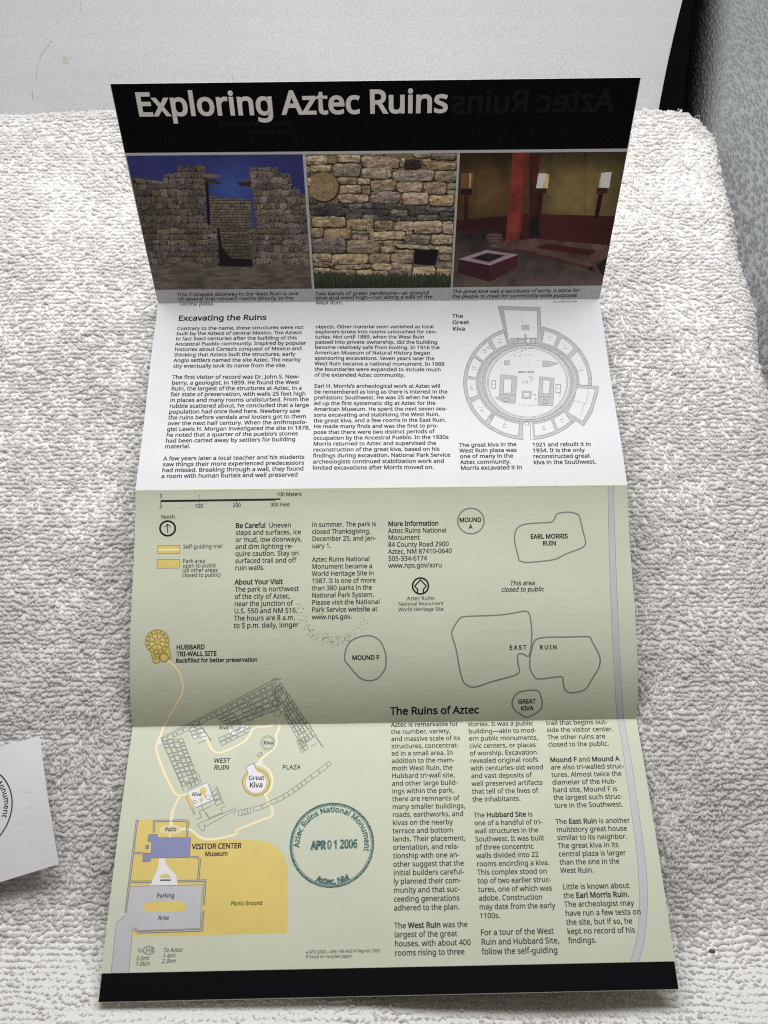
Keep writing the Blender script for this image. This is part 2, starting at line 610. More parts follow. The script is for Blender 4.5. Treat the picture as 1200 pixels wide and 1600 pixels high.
STONES = """38,85,190,150,0 190,95,260,140,1 265,80,430,132,0 437,92,710,172,0 715,105,747,160,0 752,112,865,178,4 875,110,935,150,0 910,135,1122,185,0 945,72,1122,112,1 820,66,938,95,0 437,66,600,88,1
70,155,218,200,0 230,142,430,235,1 440,170,655,250,0 668,188,960,270,1 965,195,1125,275,1 38,160,66,235,1
265,242,405,288,0 412,250,500,290,0 505,258,685,338,0 690,275,875,345,0 888,278,1048,362,0 1058,282,1122,325,0 1055,332,1118,378,1 275,298,438,355,0 445,305,502,362,1
268,362,490,422,0 508,342,712,430,1 732,350,918,440,0 930,370,1100,448,0 50,245,75,300,0
60,440,165,468,3 172,425,345,455,3 175,455,300,475,3 348,430,445,465,2 450,428,515,462,2 518,434,603,470,3 606,434,686,472,3 690,442,755,470,3 760,446,825,472,3 830,450,895,472,2 905,458,1107,486,2 60,380,120,432,3
70,472,105,510,3 108,470,192,512,3 200,476,322,525,3 322,468,455,505,3 458,472,538,515,3 542,476,640,515,3 650,476,772,520,2 778,474,900,515,3 915,482,995,510,3 1000,492,1075,528,3 1080,498,1107,520,3
325,502,442,538,2 455,512,562,552,2 572,522,700,555,3 715,524,828,555,3 835,514,985,548,2 990,530,1102,548,3
75,525,322,600,0 328,542,525,620,5 532,555,662,630,0 680,560,810,625,0 810,555,1015,645,0 1020,560,1102,645,0
72,608,160,672,0 165,612,362,688,5 370,655,485,695,0 365,628,475,652,0 495,632,750,690,0 480,612,530,640,0 760,628,805,652,0 745,655,930,725,1 940,655,1097,722,0
80,682,325,788,1 330,695,572,790,1 578,740,675,785,0 598,698,735,738,0 690,732,1092,758,0 680,764,818,790,0 545,700,592,716,0
85,790,220,848,0 222,795,485,868,0 490,792,645,860,0 655,792,808,860,0 1000,762,1092,790,0 998,796,1088,842,0
88,852,235,885,0 245,872,505,898,0 512,862,655,910,0 655,862,805,910,0 972,848,1088,898,1
95,895,210,945,0 215,905,390,965,0 635,910,800,965,1 810,885,970,972,0 980,900,1082,970,0 400,905,520,950,0 525,915,630,960,0"""
def paint2(X, Y):
    f1 = fbm(X / 20, Y / 20, 201, 4) - .5; f2 = fbm(X / 6, Y / 6, 203, 3) - .5; f3 = fbm(X / 45, Y / 13, 205, 4) - .5
    img = np.array([92, 78, 56.0]) * (1 + .5 * f1 + .6 * f2)[..., None]
    Xw = X + 9 * (fbm(X / 26, Y / 26, 207, 3) - .5) * 2; Yw = Y + 7 * (fbm(X / 26 + 9, Y / 26, 209, 3) - .5) * 2
    r = np.random.default_rng(12)
    L = [tuple(map(float, q.split(','))) for q in STONES.split()]
    tones = {0: (126, 108, 86), 1: (104, 92, 78), 2: (80, 77, 70), 3: (58, 56, 54), 4: (46, 36, 34), 5: (124, 106, 76)}
    for (x0, y0, x1, y1, k) in L:                       # the gap of shade round and under each stone
        u = (Xw - (x0 + x1) / 2) / ((x1 - x0) / 2 + 3); v = (Yw - (y0 + y1) / 2 - 5) / ((y1 - y0) / 2 + 4)
        m = np.abs(u) ** 8 + np.abs(v) ** 7 < 1.05
        img[m] = img[m] * np.array([.36, .34, .33])
    for (x0, y0, x1, y1, k) in L:
        hw, hh = (x1 - x0) / 2, (y1 - y0) / 2
        tilt_ = r.normal(0, .02)
        u = (Xw - (x0 + x1) / 2) / hw; v = (Yw - (y0 + y1) / 2 + tilt_ * (X - (x0 + x1) / 2)) / hh
        rad = (np.abs(u) ** 7 + np.abs(v) ** 5.0) + .5 * f2 + .5 * f1
        m = rad < .98
        c = np.array(tones[int(k)], float) * (1 + r.normal(0, .07)) * np.array([1, 1 + r.normal(0, .015), 1 + r.normal(0, .04)])
        sh = 1 + .6 * f1 + .6 * f2 + .8 * f3 - .16 * np.clip(v, -1, 1) - .25 * (rad > .72) * (v > 0) + .10 * (rad > .6) * (v < -.3)
        img[m] = (c * sh[..., None])[m]
    dx, dy = X - 168, Y - 307
    rr = np.hypot(dx / 103, dy / 105); an = np.arctan2(dy, dx)
    ring = 0.5 + 0.5 * np.cos(rr * 38 + 3 * f1)
    wedge = np.abs(((an / (2 * np.pi) * 34 + np.floor(rr * 6) * .5) % 1) - .5) > 0.43
    ct = np.array([122, 104, 74.0]) * (0.84 + .14 * ring + .5 * f2 + .3 * f1)[..., None]
    ct = np.where((wedge & (rr > .2))[..., None], ct * .66, ct)
    img = np.where(((rr > 1) & (rr < 1.12) & (dy > -40) & (dx > -60))[..., None], np.array([34, 27, 22.0]), img)
    img = np.where((rr < 1)[..., None], ct, img)
    w = 8 * f2
    img = np.where(inside(X + w * .3, Y + w * .3, [(818, 764), (992, 762), (990, 800), (970, 876), (884, 872), (815, 868)])[..., None], np.array([15, 11, 14.0]), img)
    gb = 960 - 26 * vnoise(X / 7, Y * 0, 51) - 16 * vnoise(X / 3, Y * 0, 52) - 20 * np.exp(-((X - 180) / 120) ** 2)
    gc = np.array([38, 44, 30.0]) * (0.45 + 1.1 * fbm(X / 4, Y / 22, 53, 3))[..., None] * (1.15 - .35 * np.clip((Y - 950) / 90, 0, 1))[..., None]
    return np.where((Y > gb)[..., None], gc, img)

def paint3(X, Y):
    nn = fbm(X / 60, Y / 60, 91, 4) - .5
    facet = (np.sin(X / 31 + 3 * np.sin(Y / 57)) * np.sin(Y / 37 + 2 * np.sin(X / 43))) * .5
    k = 0.55 + .55 * np.exp(-((X - 800) / 190) ** 2 - ((Y - 330) / 240) ** 2) + .3 * np.exp(-((X - 260) / 140) ** 2 - ((Y - 330) / 140) ** 2) + .25 * nn + .05 * facet
    k += .12 * (X > 900)
    k *= np.clip(.45 + Y / 330, .4, 1)
    img = np.array([94, 78, 45.0]) * k[..., None]
    img = np.where((X < 380)[..., None], img * np.array([1.0, .88, .84]), img)
    # dark red lower wall
    base = np.where(X < 450, 492 - (X - 60) * .085, 452 + (X - 520) * .024)
    cr = np.array([50, 19, 20.0]) * (.8 + .35 * np.exp(-((X - 700) / 260) ** 2) + .35 * nn)[..., None]
    img = np.where((Y > base)[..., None], cr, img)
    fl = Y > np.where(X < 380, 560 + 0 * X, 620 + (X - 380) * .09)
    cf = np.array([66, 54, 50.0]) * (.55 + .5 * np.clip((Y - 600) / 300, 0, 1) + .5 * nn)[..., None]
    img = np.where(fl[..., None], cf, img)
    def P(poly, c, tex=.3):
        nonlocal img
        m = inside(X, Y, poly)
        img = np.where(m[..., None], np.array(c, float) * (1 + tex * nn)[..., None] , img)
    P([(525, 60), (590, 60), (590, 610), (525, 620)], (50, 20, 20))
    P([(418, 55), (524, 55), (505, 300), (462, 638), (370, 630), (385, 480)], (96, 36, 29), .5)
    P([(492, 55), (524, 55), (505, 300), (462, 638), (440, 630), (478, 400)], (80, 30, 25), .5)
    P([(525, 480), (590, 455), (590, 600), (525, 610)], (22, 14, 18))
    # lanterns
    P([(86, 190), (166, 188), (158, 288), (84, 288)], (92, 62, 34)); P([(140, 190), (150, 190), (144, 282), (138, 282)], (150, 132, 104))
    P([(84, 288), (158, 288), (154, 328), (84, 330)], (34, 16, 18)); P([(106, 330), (134, 330), (128, 495), (102, 495)], (40, 20, 20))
    g = np.exp(-((X - 610) / 46) ** 2 - ((Y - 238) / 60) ** 2) + .6 * np.exp(-((X - 1010) / 40) ** 2 - ((Y - 235) / 56) ** 2)
    img = img + g[..., None] * np.array([34, 30, 16.0])
    P([(585, 195), (655, 195), (645, 288), (572, 286)], (176, 158, 86)); P([(585, 190), (634, 190), (628, 235), (605, 285), (570, 285)], (212, 216, 214), .05)
    P([(578, 286), (640, 286), (636, 320), (576, 322)], (46, 24, 22)); P([(588, 322), (614, 322), (602, 455), (574, 455)], (32, 16, 16))
    P([(990, 188), (1058, 180), (1040, 284), (974, 280)], (150, 146, 110)); P([(1000, 186), (1058, 180), (1042, 283), (982, 282)], (190, 196, 200), .05)
    P([(964, 282), (1034, 286), (1028, 320), (958, 318)], (44, 22, 20)); P([(974, 320), (1002, 320), (972, 485), (944, 482)], (28, 12, 12))
    # baskets
    for yy, ww in ((592, 56), (612, 60), (632, 54)):
        m = ((X - 300) / ww) ** 2 + ((Y - yy) / 16) ** 2 < 1
        img = np.where(m[..., None], np.array([58, 42, 38.0]), img)
        m = ((X - 300) / (ww * .8)) ** 2 + ((Y - yy + 4) / 8) ** 2 < 1
        img = np.where(m[..., None], np.array([76, 58, 50.0]), img)
    # raised platform and pit
    P([(255, 660), (360, 628), (560, 612), (1040, 655), (1025, 740), (960, 830), (840, 790), (430, 690)], (70, 50, 46), .8)
    P([(430, 690), (840, 790), (960, 830), (950, 800), (700, 735), (430, 672)], (58, 30, 32))
    P([(565, 672), (640, 642), (970, 690), (910, 722)], (54, 18, 22))
    P([(1030, 730), (1010, 860), (980, 830), (960, 780)], (30, 18, 20))
    P([(68, 745), (245, 685), (455, 715), (270, 785)], (122, 100, 108)); P([(150, 738), (255, 704), (370, 720), (265, 765)], (26, 22, 22), 1.2)
    P([(68, 745), (270, 785), (272, 892), (62, 832)], (46, 20, 26)); P([(270, 785), (455, 715), (450, 795), (272, 892)], (54, 24, 28))
    P([(912, 790), (935, 790), (935, 820), (912, 820)], (28, 18, 20))
    return img

def photo(name, quad_px, zoom, painter, W, H, label, gain):
    ox, oy, sc = zoom
    p = panels[0]
    q = p.inv(quad_px)                      # TL TR BR BL
    u = (np.arange(W) + .5) / W; v = (np.arange(H) + .5) / H
    uu, vv = np.meshgrid(u, v)
    st = (q[0] * (1 - uu[..., None]) + q[1] * uu[..., None]) * (1 - vv[..., None]) + (q[3] * (1 - uu[..., None]) + q[2] * uu[..., None]) * vv[..., None]
    px = to_px(p.P(st))
    img = painter((px[..., 0] - ox) * sc, (px[..., 1] - oy) * sc)
    img = img + rng.normal(0, 2.0, img.shape)
    g_ = img.mean(-1, keepdims=True); img = g_ + (img - g_) * .88        # slightly faded inks
    alb = np.clip(lin(np.clip(img, 0, 255)) * gain, 0.003, 0.9)
    rgba = np.ones((H, W, 4), np.float32)
    rgba[..., :3] = alb[::-1]
    im = bpy.data.images.new(name + '_print', W, H, float_buffer=True)
    im.colorspace_settings.name = 'Linear Rec.709'
    im.pixels.foreach_set(rgba.ravel())
    im.update()
    m = mat(name + '_print', (.3, .3, .3), .45, .10)
    nt = m.node_tree
    t = nt.nodes.new('ShaderNodeTexImage'); t.image = im; t.extension = 'EXTEND'
    nt.links.new(t.outputs['Color'], nt.nodes['Principled BSDF'].inputs['Base Color'])
    n = 24
    g = np.linspace(0, 1, n + 1); vv, uu = np.meshgrid(g, g, indexing='ij')
    st = (q[0] * (1 - uu[..., None]) + q[1] * uu[..., None]) * (1 - vv[..., None]) + (q[3] * (1 - uu[..., None]) + q[2] * uu[..., None]) * vv[..., None]
    V = p.P(st.reshape(-1, 2), LIFT * 1.0)
    F = [(j * (n + 1) + i, (j + 1) * (n + 1) + i, (j + 1) * (n + 1) + i + 1, j * (n + 1) + i + 1) for j in range(n) for i in range(n)]
    o = mesh_obj('photograph', V, F, m, P1)
    uvl = o.data.uv_layers.new(name='UVMap')
    idx = np.zeros(len(o.data.loops), int); o.data.loops.foreach_get('vertex_index', idx)
    uvv = np.stack([uu.ravel(), 1 - vv.ravel()], -1)[idx]
    uvl.data.foreach_set('uv', uvv.astype(np.float32).ravel())
    o['label'] = label
    return o

GAIN = 2.6
photo('doorway', [(197.3, 243.3), (472.8, 241.0), (487.4, 451.0), (242.6, 452.8)], (190, 225, 4.0), paint1, 560, 480, 'photograph of a T-shaped doorway in a stone wall under blue sky', GAIN)
photo('masonry', [(477.3, 241.0), (714.9, 239.0), (704.2, 449.2), (491.2, 451.0)], (470, 225, 4.615), paint2, 560, 520, 'photograph of a tan stone wall with a dark band and grass', GAIN)
photo('chamber', [(718.8, 239.0), (979.9, 237.0), (940.6, 446.0), (707.2, 448.8)], (700, 225, 4.138), paint3, 560, 480, 'photograph of a dim red chamber with three lanterns', GAIN)

M_cap = M_ink
column(0, ['This T-shaped doorway in the West Ruin is one'], (276.8, 462.8), None, 0, 466.5, name='caption', xs=.99)
column(0, ['of several that connect rooms directly to the'], (279.0, 469.6), None, 0, 458.8, name='caption', xs=.99)
column(1, ['central plaza.'], (280.0, 477.5), None, 0, 334.3, name='caption', xs=.99)
column(0, ['Two bands of green sandstone\u2014at ground', 'level and waist high\u2014run along a wall of the'], (492.8, 461.4), (493.2, 467.9), 1, 675.2, name='caption', xs=.99)
column(1, ['West Ruin.'], (493.6, 475.8), None, 0, 535.7, name='caption', xs=.99)
column(0, ['The great kiva was a sanctuary of sorts, a place for', 'the people to meet for community-wide purposes.'], (706.5, 457.9), (705.8, 465.6), 0, 904.7, shear=.16, name='caption', xs=.96)
column(1, ['ALL PHOTOS NPS'], (864.8, 472.6), None, 0, 901.5, name='caption', xs=1.0)

# ------------------------------------------------------------------ panel 2: history text and the plan
column(1, ['Excavating the Ruins'], (278.2, 501.2), None, 0, 416.2, bold=.026, name='heading')
B2 = 0.022
column(1, ['Contrary to the name, these structures were not', 'built by the Aztecs of central Mexico. The Aztecs', 'in fact lived centuries after the building of this', 'Ancestral Pueblo community. Inspired by popular', 'histories about Cortez\u2019s conquest of Mexico and', 'thinking that Aztecs built the structures, early', 'Anglo settlers named the site Aztec. The nearby', 'city eventually took its name from the site.'], (276.3, 515.8), (270.2, 574.5), 3, 478.5, bold=B2)
column(1, ['The first visitor of record was Dr. John S. New-', 'berry, a geologist, in 1859. He found the West', 'Ruin, the largest of the structures at Aztec, in a', 'fair state of preservation, with walls 25 feet high', 'in places and many rooms undisturbed. From the', 'rubble scattered about, he concluded that a large', 'population had once lived here. Newberry saw', 'the ruins before vandals and looters got to them', 'over the next half century. When the anthropolo-', 'gist Lewis H. Morgan investigated the site in 1878,', 'he noted that a quarter of the pueblo\u2019s stones', 'had been carted away by settlers for building', 'material.'], (269.0, 592.2), (257.3, 700.6), 3, 477.2, bold=B2)
column(1, ['A few years later a local teacher and his students', 'saw things their more experienced predecessors', 'had missed. Breaking through a wall, they found', 'a room with human burials and well preserved'], (255.0, 719.5), (251.7, 747.0), 0, 475.6, bold=B2)
column(1, ['objects. Other material soon vanished as local', 'explorers broke into rooms untouched for cen-', 'turies. Not until 1889, when the West Ruin', 'passed into private ownership, did the building', 'become relatively safe from looting. In 1916 the', 'American Museum of Natural History began', 'sponsoring excavations. Seven years later the', 'West Ruin became a national monument. In 1988', 'the boundaries were expanded to include much', 'of the extended Aztec community.'], (492.7, 513.0), (491.1, 588.3), 7, 694.3, bold=B2, slope=.010)
column(1, ['Earl H. Morris\u2019s archeological work at Aztec will', 'be remembered as long as there is interest in the', 'prehistoric Southwest. He was 25 when he head-', 'ed up the first systematic dig at Aztec for the', 'American Museum. He spent the next seven sea-', 'sons excavating and stabilizing the West Ruin,', 'the great kiva, and a few rooms in the East Ruin.', 'He made many finds and was the first to pro-', 'pose that there were two distinct periods of', 'occupation by the Ancestral Pueblo. In the 1930s', 'Morris returned to Aztec and supervised the', 'reconstruction of the great kiva, based on his', 'findings during excavation. National Park Service', 'archeologists continued stabilization work and', 'limited excavations after Morris moved on.'], (490.9, 605.9), (488.4, 733.8), 12, 703.9, bold=B2, slope=.008)
column(1, ['The', 'Great', 'Kiva'], (706.5, 496.6), (707.3, 516.6), 1, 733.4, bold=.022, name='heading')
column(1, ['The great kiva in the', 'West Ruin plaza was', 'one of many in the', 'Aztec community.', 'Morris excavated it in'], (717.3, 698.2), (719.7, 734.2), 0, 807.3, bold=B2)
column(1, ['1921 and rebuilt it in', '1934. It is the only', 'reconstructed great', 'kiva in the Southwest.'], (831.7, 697.8), (833.7, 725.4), 3, 931.7, bold=B2)

# the round kiva plan
K = Z(690, 460, 4.615)
g = Acc(); w = Acc(); l = Acc(); L1 = {1: l}
CX, CY = 620, 636
def ell(a0, a1, rx, ry, n=40, cx=CX, cy=CY):
    t = np.linspace(R(a0), R(a1), n)
    return [(cx + rx * math.cos(x), cy - ry * math.sin(x)) for x in t]
def sector(a0, a1, r0, r1, n=24):
    return ell(a0, a1, *r1, n=n) + ell(a1, a0, *r0, n=n)
OUT = (462, 413); OIN = (438, 390); RIN = (372, 300)
for k0 in range(-85, 265, 10):              # gray wall ring
    k1 = min(k0 + 10.4, 266)
    fill(g, 1, K(*sector(k0, k1, (357, 284), OUT, 6)), 1)
for k0 in range(0, 360, 10):
    fill(g, 1, K(*sector(k0, k0 + 10.4, (300, 262), (359, 286), 6)), 1)
fill(g, 1, K((407, 85), (710, 93), (716, 262), (716, 345), (482, 370)), 1.3)
fill(g, 1, K((970, 652), (1130, 663), (1128, 700), (1085, 850), (1022, 950), (885, 860)), 1.3)
rooms = [(60, 74), (40, 56), (-3, 35), (-60, -45), (-83, -63), (-129, -99), (-158, -134), (176, 197), (152, 173), (131, 149), (113, 127)]
for a0, a1 in rooms:
    pts = sector(a0, a1, RIN, OIN, 12)
    fill(w, 1, K(*pts), 2); stroke(L1, K(*pts), .16, 3, True, k=1)
for poly in ([(447, 112), (690, 120), (692, 316), (500, 316), (484, 345)], [(975, 674), (1108, 684), (1075, 810), (1018, 915), (908, 850), (952, 770)]):
    fill(w, 1, K(*poly), 2); stroke(L1, K(*poly), .16, 3, True, k=1)
fill(w, 1, K((586, 925), (640, 925), (640, 1070), (586, 1070)), 2)
for q in (((586, 925), (586, 1046)), ((640, 925), (640, 1048))): stroke(L1, K(*q), .18, 3, k=1)
stroke(L1, K((407, 85), (710, 93), (716, 262)), .2, 3, k=1); stroke(L1, K((470, 350), (407, 85)), .2, 3, k=1)
stroke(L1, K((425, 98), (695, 106)), .14, 3, k=1); stroke(L1, K((425, 98), (482, 365)), .14, 3, k=1)
stroke(L1, K((970, 652), (1130, 663), (1128, 700), (1085, 850), (1022, 950), (960, 900)), .2, 3, k=1)
stroke(L1, K(*ell(-86, -42, *OUT)), .18, 3, k=1); stroke(L1, K(*ell(-4, 78, *OUT)), .18, 3, k=1); stroke(L1, K(*ell(112, 266, *OUT, n=70)), .18, 3, k=1)
for rr in ((358, 285), (322, 268), (290, 256), (282, 248)):
    stroke(L1, K(*ell(0, 356, *rr, n=80)), .16, 3, True, k=1)
gg = [[(425, 578), (545, 590), (530, 787), (450, 780), (385, 745), (415, 735)], [(707, 593), (812, 605), (803, 805), (693, 800)], [(580, 695), (648, 698), (645, 752), (578, 750)],
      [(452, 478), (490, 478), (488, 508), (452, 510)], [(730, 478), (770, 480), (845, 497), (770, 522), (728, 522)], [(500, 314), (548, 318), (545, 352), (500, 355)],
      [(598, 288), (610, 288), (610, 348), (600, 348)], [(640, 318), (680, 320), (675, 352), (640, 352)], [(578, 220), (632, 222), (630, 258), (578, 256)]]
for poly in gg:
    fill(g, 1, K(*poly), 2.5); stroke(L1, K(*poly), .14, 3.2, True, k=1)
for poly in ([(450, 610), (507, 613), (500, 712), (447, 712)], [(732, 617), (785, 622), (775, 717), (725, 715)], [(595, 708), (635, 710), (632, 740), (592, 738)], [(612, 320), (638, 320), (636, 350), (612, 350)]):
    fill(w, 1, K(*poly), 3.6); stroke(L1, K(*poly), .16, 4.2, True, k=1)
for poly in ([(362, 622), (390, 622), (390, 678), (362, 678)], [(825, 650), (858, 650), (855, 708), (823, 708)], [(450, 745), (486, 748), (484, 775), (448, 772)], [(732, 760), (768, 762), (765, 788), (730, 786)], [(598, 915), (628, 915), (628, 942), (598, 942)], [(345, 368), (358, 378), (342, 395), (328, 382)]):
    stroke(L1, K(*poly), .2, 4.4, True, k=1)
for q in (((415, 720), (535, 733)), ((700, 735), (806, 742)), ((550, 325), (600, 328)), ((230, 455), (300, 490)), ((345, 890), (378, 850)), ((352, 902), (385, 862)), ((440, 965), (462, 905)), ((960, 765), (1040, 790), (1060, 690)), ((1030, 785), (1000, 880)), ((965, 560), (1025, 540))):
    stroke(L1, K(*q), .12, 4.4, k=1)
r2 = np.random.default_rng(5)
marks = [(r2.uniform(490, 660), r2.uniform(392, 445)) for _ in range(22)] + [(r2.uniform(585, 670), r2.uniform(580, 640)) for _ in range(14)] + [(x, 792 + r2.uniform(-5, 12)) for x in range(560, 680, 17)] + [(r2.uniform(665, 690), r2.uniform(700, 760)) for _ in range(5)] + [(r2.uniform(835, 855), r2.uniform(715, 740)) for _ in range(4)] + [(470, 572), (440, 545), (432, 540), (700, 480), (435, 492), (625, 517), (578, 165), (580, 196), (600, 238), (522, 338), (475, 660), (755, 665), (612, 722), (378, 650), (840, 680), (495, 705), (380, 690), (795, 778), (432, 760)]
for a0, a1 in rooms:
    t = R((a0 + a1) / 2); c = (CX + 405 * math.cos(t), CY - 345 * math.sin(t))
    for dy in (-9, 9): marks += [(c[0] + d, c[1] + dy + r2.uniform(-2, 2)) for d in (-9, 0, 9)]
for t in np.arange(-60, 260, 16):
    marks.append((CX + 450 * math.cos(R(t)), CY - 401 * math.sin(R(t))))
for t in range(-130, 150, 22):
    marks.append((CX + 328 * math.cos(R(t)), CY - 272 * math.sin(R(t))))
for x, y in marks:
    an = r2.uniform(0, 3.1); n = r2.integers(2, 4)
    pts = [(x + r2.uniform(-6, 6), y + r2.uniform(-4, 4)) for _ in range(n)]
    stroke(L1, K(*pts), .24, 4.6, k=1)
g.build('plan_walls', M_plan, P2); w.build('plan_rooms', M_white, P2); l.build('plan_lines', M_thin_line, P2)
column(1, ['GREAT KIVA'], K((550, 567))[0], None, 0, 690 + 668 / 4.615, layer=4, name='plan_caption', bold=.01)

# ------------------------------------------------------------------ panel 3
A3 = {2: Acc(), 3: Acc()}          # thin black line work
Zl = Z(200, 750, 2.857)
def tiny(k, z, x0, y0, x1, text, bold=.006, shear=0.0, xs=XS, acc=None, m=None, name='map_caption'):
    q0 = z((x0, y0))[0]; q1 = z((x1, y0))[0]
    return column(k, [text], q0, None, 0, q1[0], bold=bold, shear=shear, xs=xs, acc=acc, m=m, name=name)
bar = Acc()
stroke({2: bar}, Zl((146, 93), (680, 85.5)), .62, 2, k=2)
stroke({2: bar}, Zl((146, 97.5), (652, 91)), .2, 2, k=2)
for x, y in ((147, 85), (679, 78)): stroke({2: bar}, Zl((x, y), (x, y + 9)), .2, 2, k=2)
for x, y in ((146, 95), (317, 93), (485, 91), (653, 88)): stroke({2: bar}, Zl((x, y), (x, y + 13)), .2, 2, k=2)
for x0, y0, x1, t in ((141, 78, 152, '0'), (663, 72, 775, '100 Meters'), (141, 126, 152, '0'), (298, 124, 335, '100'), (467, 121, 503, '200'), (636, 118, 722, '300 Feet')):
    tiny(2, Zl, x0, y0, x1, t, bold=.012, acc=bar)
bar.build('scale_bar', M_ink, P3)
na = Acc()
tiny(2, Zl, 148, 173, 208, 'North', bold=.012, acc=na)
cN = (177, 216)
circ = lambda c, r, n=40, ry=None: [(c[0] + r * math.cos(t), c[1] + (ry or r) * math.sin(t)) for t in np.linspace(0, 2 * math.pi, n, endpoint=False)]
stroke({2: na}, Zl(*circ(cN, 34, ry=32.5)), .78, 2, True, k=2)
stroke({2: na}, Zl((177, 236), (177, 198)), .34, 2, k=2)
stroke({2: na}, Zl((164, 210), (177, 197), (190, 210)), .34, 2.1, k=2)
na.build('north_arrow', M_ink, P3)
kb = Acc(); kl = Acc(); kt = Acc()
for q in (((133, 293), (231, 292), (231, 328), (132, 329)), ((131, 355), (231, 354), (230, 393), (130, 394))):
    fill(kb, 2, Zl(*q), 1); stroke({2: kl}, Zl(*q), .18, 3, True, k=2)
fill(kt, 2, Zl((134, 308), (230, 307), (230, 314), (134, 315)), 2)
kb.build('key_box', M_tan, P3); kl.build('key_outline', M_grey_line, P3); kt.build('key_trail', M_trail, P3)
tiny(2, Zl, 246, 306, 421, 'Self-guiding trail', bold=.008)
column(2, ['Park area', 'open to public', '(all other areas', 'closed to public)'], Zl((244, 370))[0], Zl((242, 433))[0], 3, Zl((413, 0))[0][0], bold=.008)
column(2, ['*Be Careful*  Uneven', 'steps and surfaces, ice', 'or mud, low doorways,', 'and dim lighting re-', 'quire caution. Stay on', 'surfaced trail and off', 'ruin walls.'], (368, 824.9), (367, 891), 2, 471.3)
column(2, ['About Your Visit'], (366.6, 913.3), None, 0, 442.2, bold=BOLD, name='heading')
column(2, ['The park is northwest', 'of the city of Aztec,', 'near the junction of', 'U.S. 550 and NM 516.', 'The hours are 8 a.m.', 'to 5 p.m. daily, longer'], (366.6, 924.6), (365.2, 981), 5, 466.7)
column(2, ['in summer. The park is', 'closed Thanksgiving,', 'December 25, and Jan-', 'uary 1.'], (487.4, 823.2), (487.4, 856.4), 0, 587.8)
column(2, ['Aztec Ruins National', 'Monument became a', 'World Heritage Site in', '1987. It is one of more', 'than 380 parks in the', 'National Park System.', 'Please visit the National', 'Park Service website at', 'www.nps.gov.'], (487.4, 877.6), (487, 967.6), 6, 593)
column(2, ['HUBBARD', 'TRI-WALL SITE'], (275.3, 1014.8), (275.6, 1025.3), 1, 338.3, bold=BOLD, name='map_caption')
tiny(2, Zl, 213, 815, 577, 'Backfilled for better preservation', bold=BOLD)
tiny(2, Zl, 1000, 803, 1122, 'MOUND F', bold=BOLD)
Zr = Z(580, 750, 2.857)
column(2, ['More Information'], (606.3, 821.9), None, 0, 685, bold=BOLD, name='heading')
column(2, ['Aztec Ruins National', 'Monument', '84 County Road 2900', 'Aztec, NM 87410-0640', '505-334-6174', 'www.nps.gov/azru'], (606.3, 832.8), (606.6, 887.2), 3, 706)
tiny(2, Zr, 393, 188, 492, 'MOUND', bold=BOLD); tiny(2, Zr, 436, 218, 453, 'A', bold=BOLD)
tiny(2, Zr, 711, 262, 878, 'EARL MORRIS', bold=BOLD); tiny(2, Zr, 765, 292, 825, 'RUIN', bold=BOLD)
tiny(2, Zr, 619, 470, 729, 'This area', bold=.016, shear=.2); tiny(2, Zr, 580, 499, 771, 'closed to public', bold=.016, shear=.2)
tiny(2, Zr, 617, 757, 694, 'E A S T', bold=BOLD); tiny(2, Zr, 752, 756, 828, 'R U I N', bold=BOLD)
tiny(2, Zr, 655, 998, 735, 'GREAT', bold=BOLD); tiny(2, Zr, 667, 1028, 725, 'KIVA', bold=BOLD)
column(2, ['The Ruins of Aztec'], (609.8, 1116.6), None, 0, 748.4, bold=.024, name='heading')
em = Acc(); E2 = {2: em}
stroke(E2, Zr(*circ((220, 473), 35.5)), .68, 2, True, k=2)
stroke(E2, Zr((233, 504), (233, 489), (246, 473), (220, 446), (194, 473), (207, 489), (207, 504)), .55, 2, k=2)
stroke(E2, Zr((220, 492), (203, 473), (220, 457), (237, 473)), .01, 2, True, k=2)
for x0, y0, x1, t in ((160, 537, 282, 'Aztec Ruins'), (121, 561, 323, 'National Monument'), (121, 586, 323, 'World Heritage Site')):
    tiny(2, Zr, x0, y0, x1, t, bold=.006, acc=em, xs=1.0)
em.build('heritage_emblem', M_ink, P3)
outl = {2: Acc()}
for pts in ([*circ((445, 183), 59, 14, 57)],
            [(640, 250), (652, 215), (685, 198), (745, 192), (800, 189), (816, 178), (827, 155), (850, 146), (890, 144), (925, 157), (936, 190), (947, 235), (957, 280), (940, 303), (870, 330), (820, 354), (740, 365), (690, 368), (663, 360), (656, 340), (643, 290)],
            [(405, 612), (470, 607), (530, 605), (600, 600), (680, 586), (702, 592), (712, 625), (717, 680), (714, 740), (703, 786), (680, 778), (660, 775), (653, 792), (657, 830), (662, 853), (640, 872), (540, 900), (480, 920), (450, 925), (420, 910), (405, 885), (392, 830), (380, 760), (360, 690), (365, 665), (385, 632)],
            [(740, 710), (790, 702), (880, 701), (960, 699), (978, 703), (988, 725), (1010, 765), (1022, 800), (1015, 840), (985, 890), (960, 930), (935, 943), (890, 950), (865, 935), (857, 905), (853, 880), (820, 880), (745, 888), (722, 868), (708, 835), (710, 790), (722, 735)],
            [(680, 942), (740, 940), (757, 965), (763, 1000), (750, 1030), (700, 1058), (665, 1045), (635, 1020), (630, 985), (650, 955)]):
    outl = {2: Acc()}; stroke(outl, Zr(*pts), .58, 1.5, True, True, k=2); outl[2].build('mound_outline', M_grey_line, P3)
MF = Zl((967, 800), (977, 745), (1003, 714), (1060, 695), (1110, 706), (1140, 745), (1152, 800)) + [(601, 1046), (590, 1060), (575, 1063.5), (561, 1058), (546, 1041)]
outl = {2: Acc()}
stroke(outl, MF, .58, 1.5, True, True, k=2)
outl[2].build('mound_outline', M_grey_line, P3)

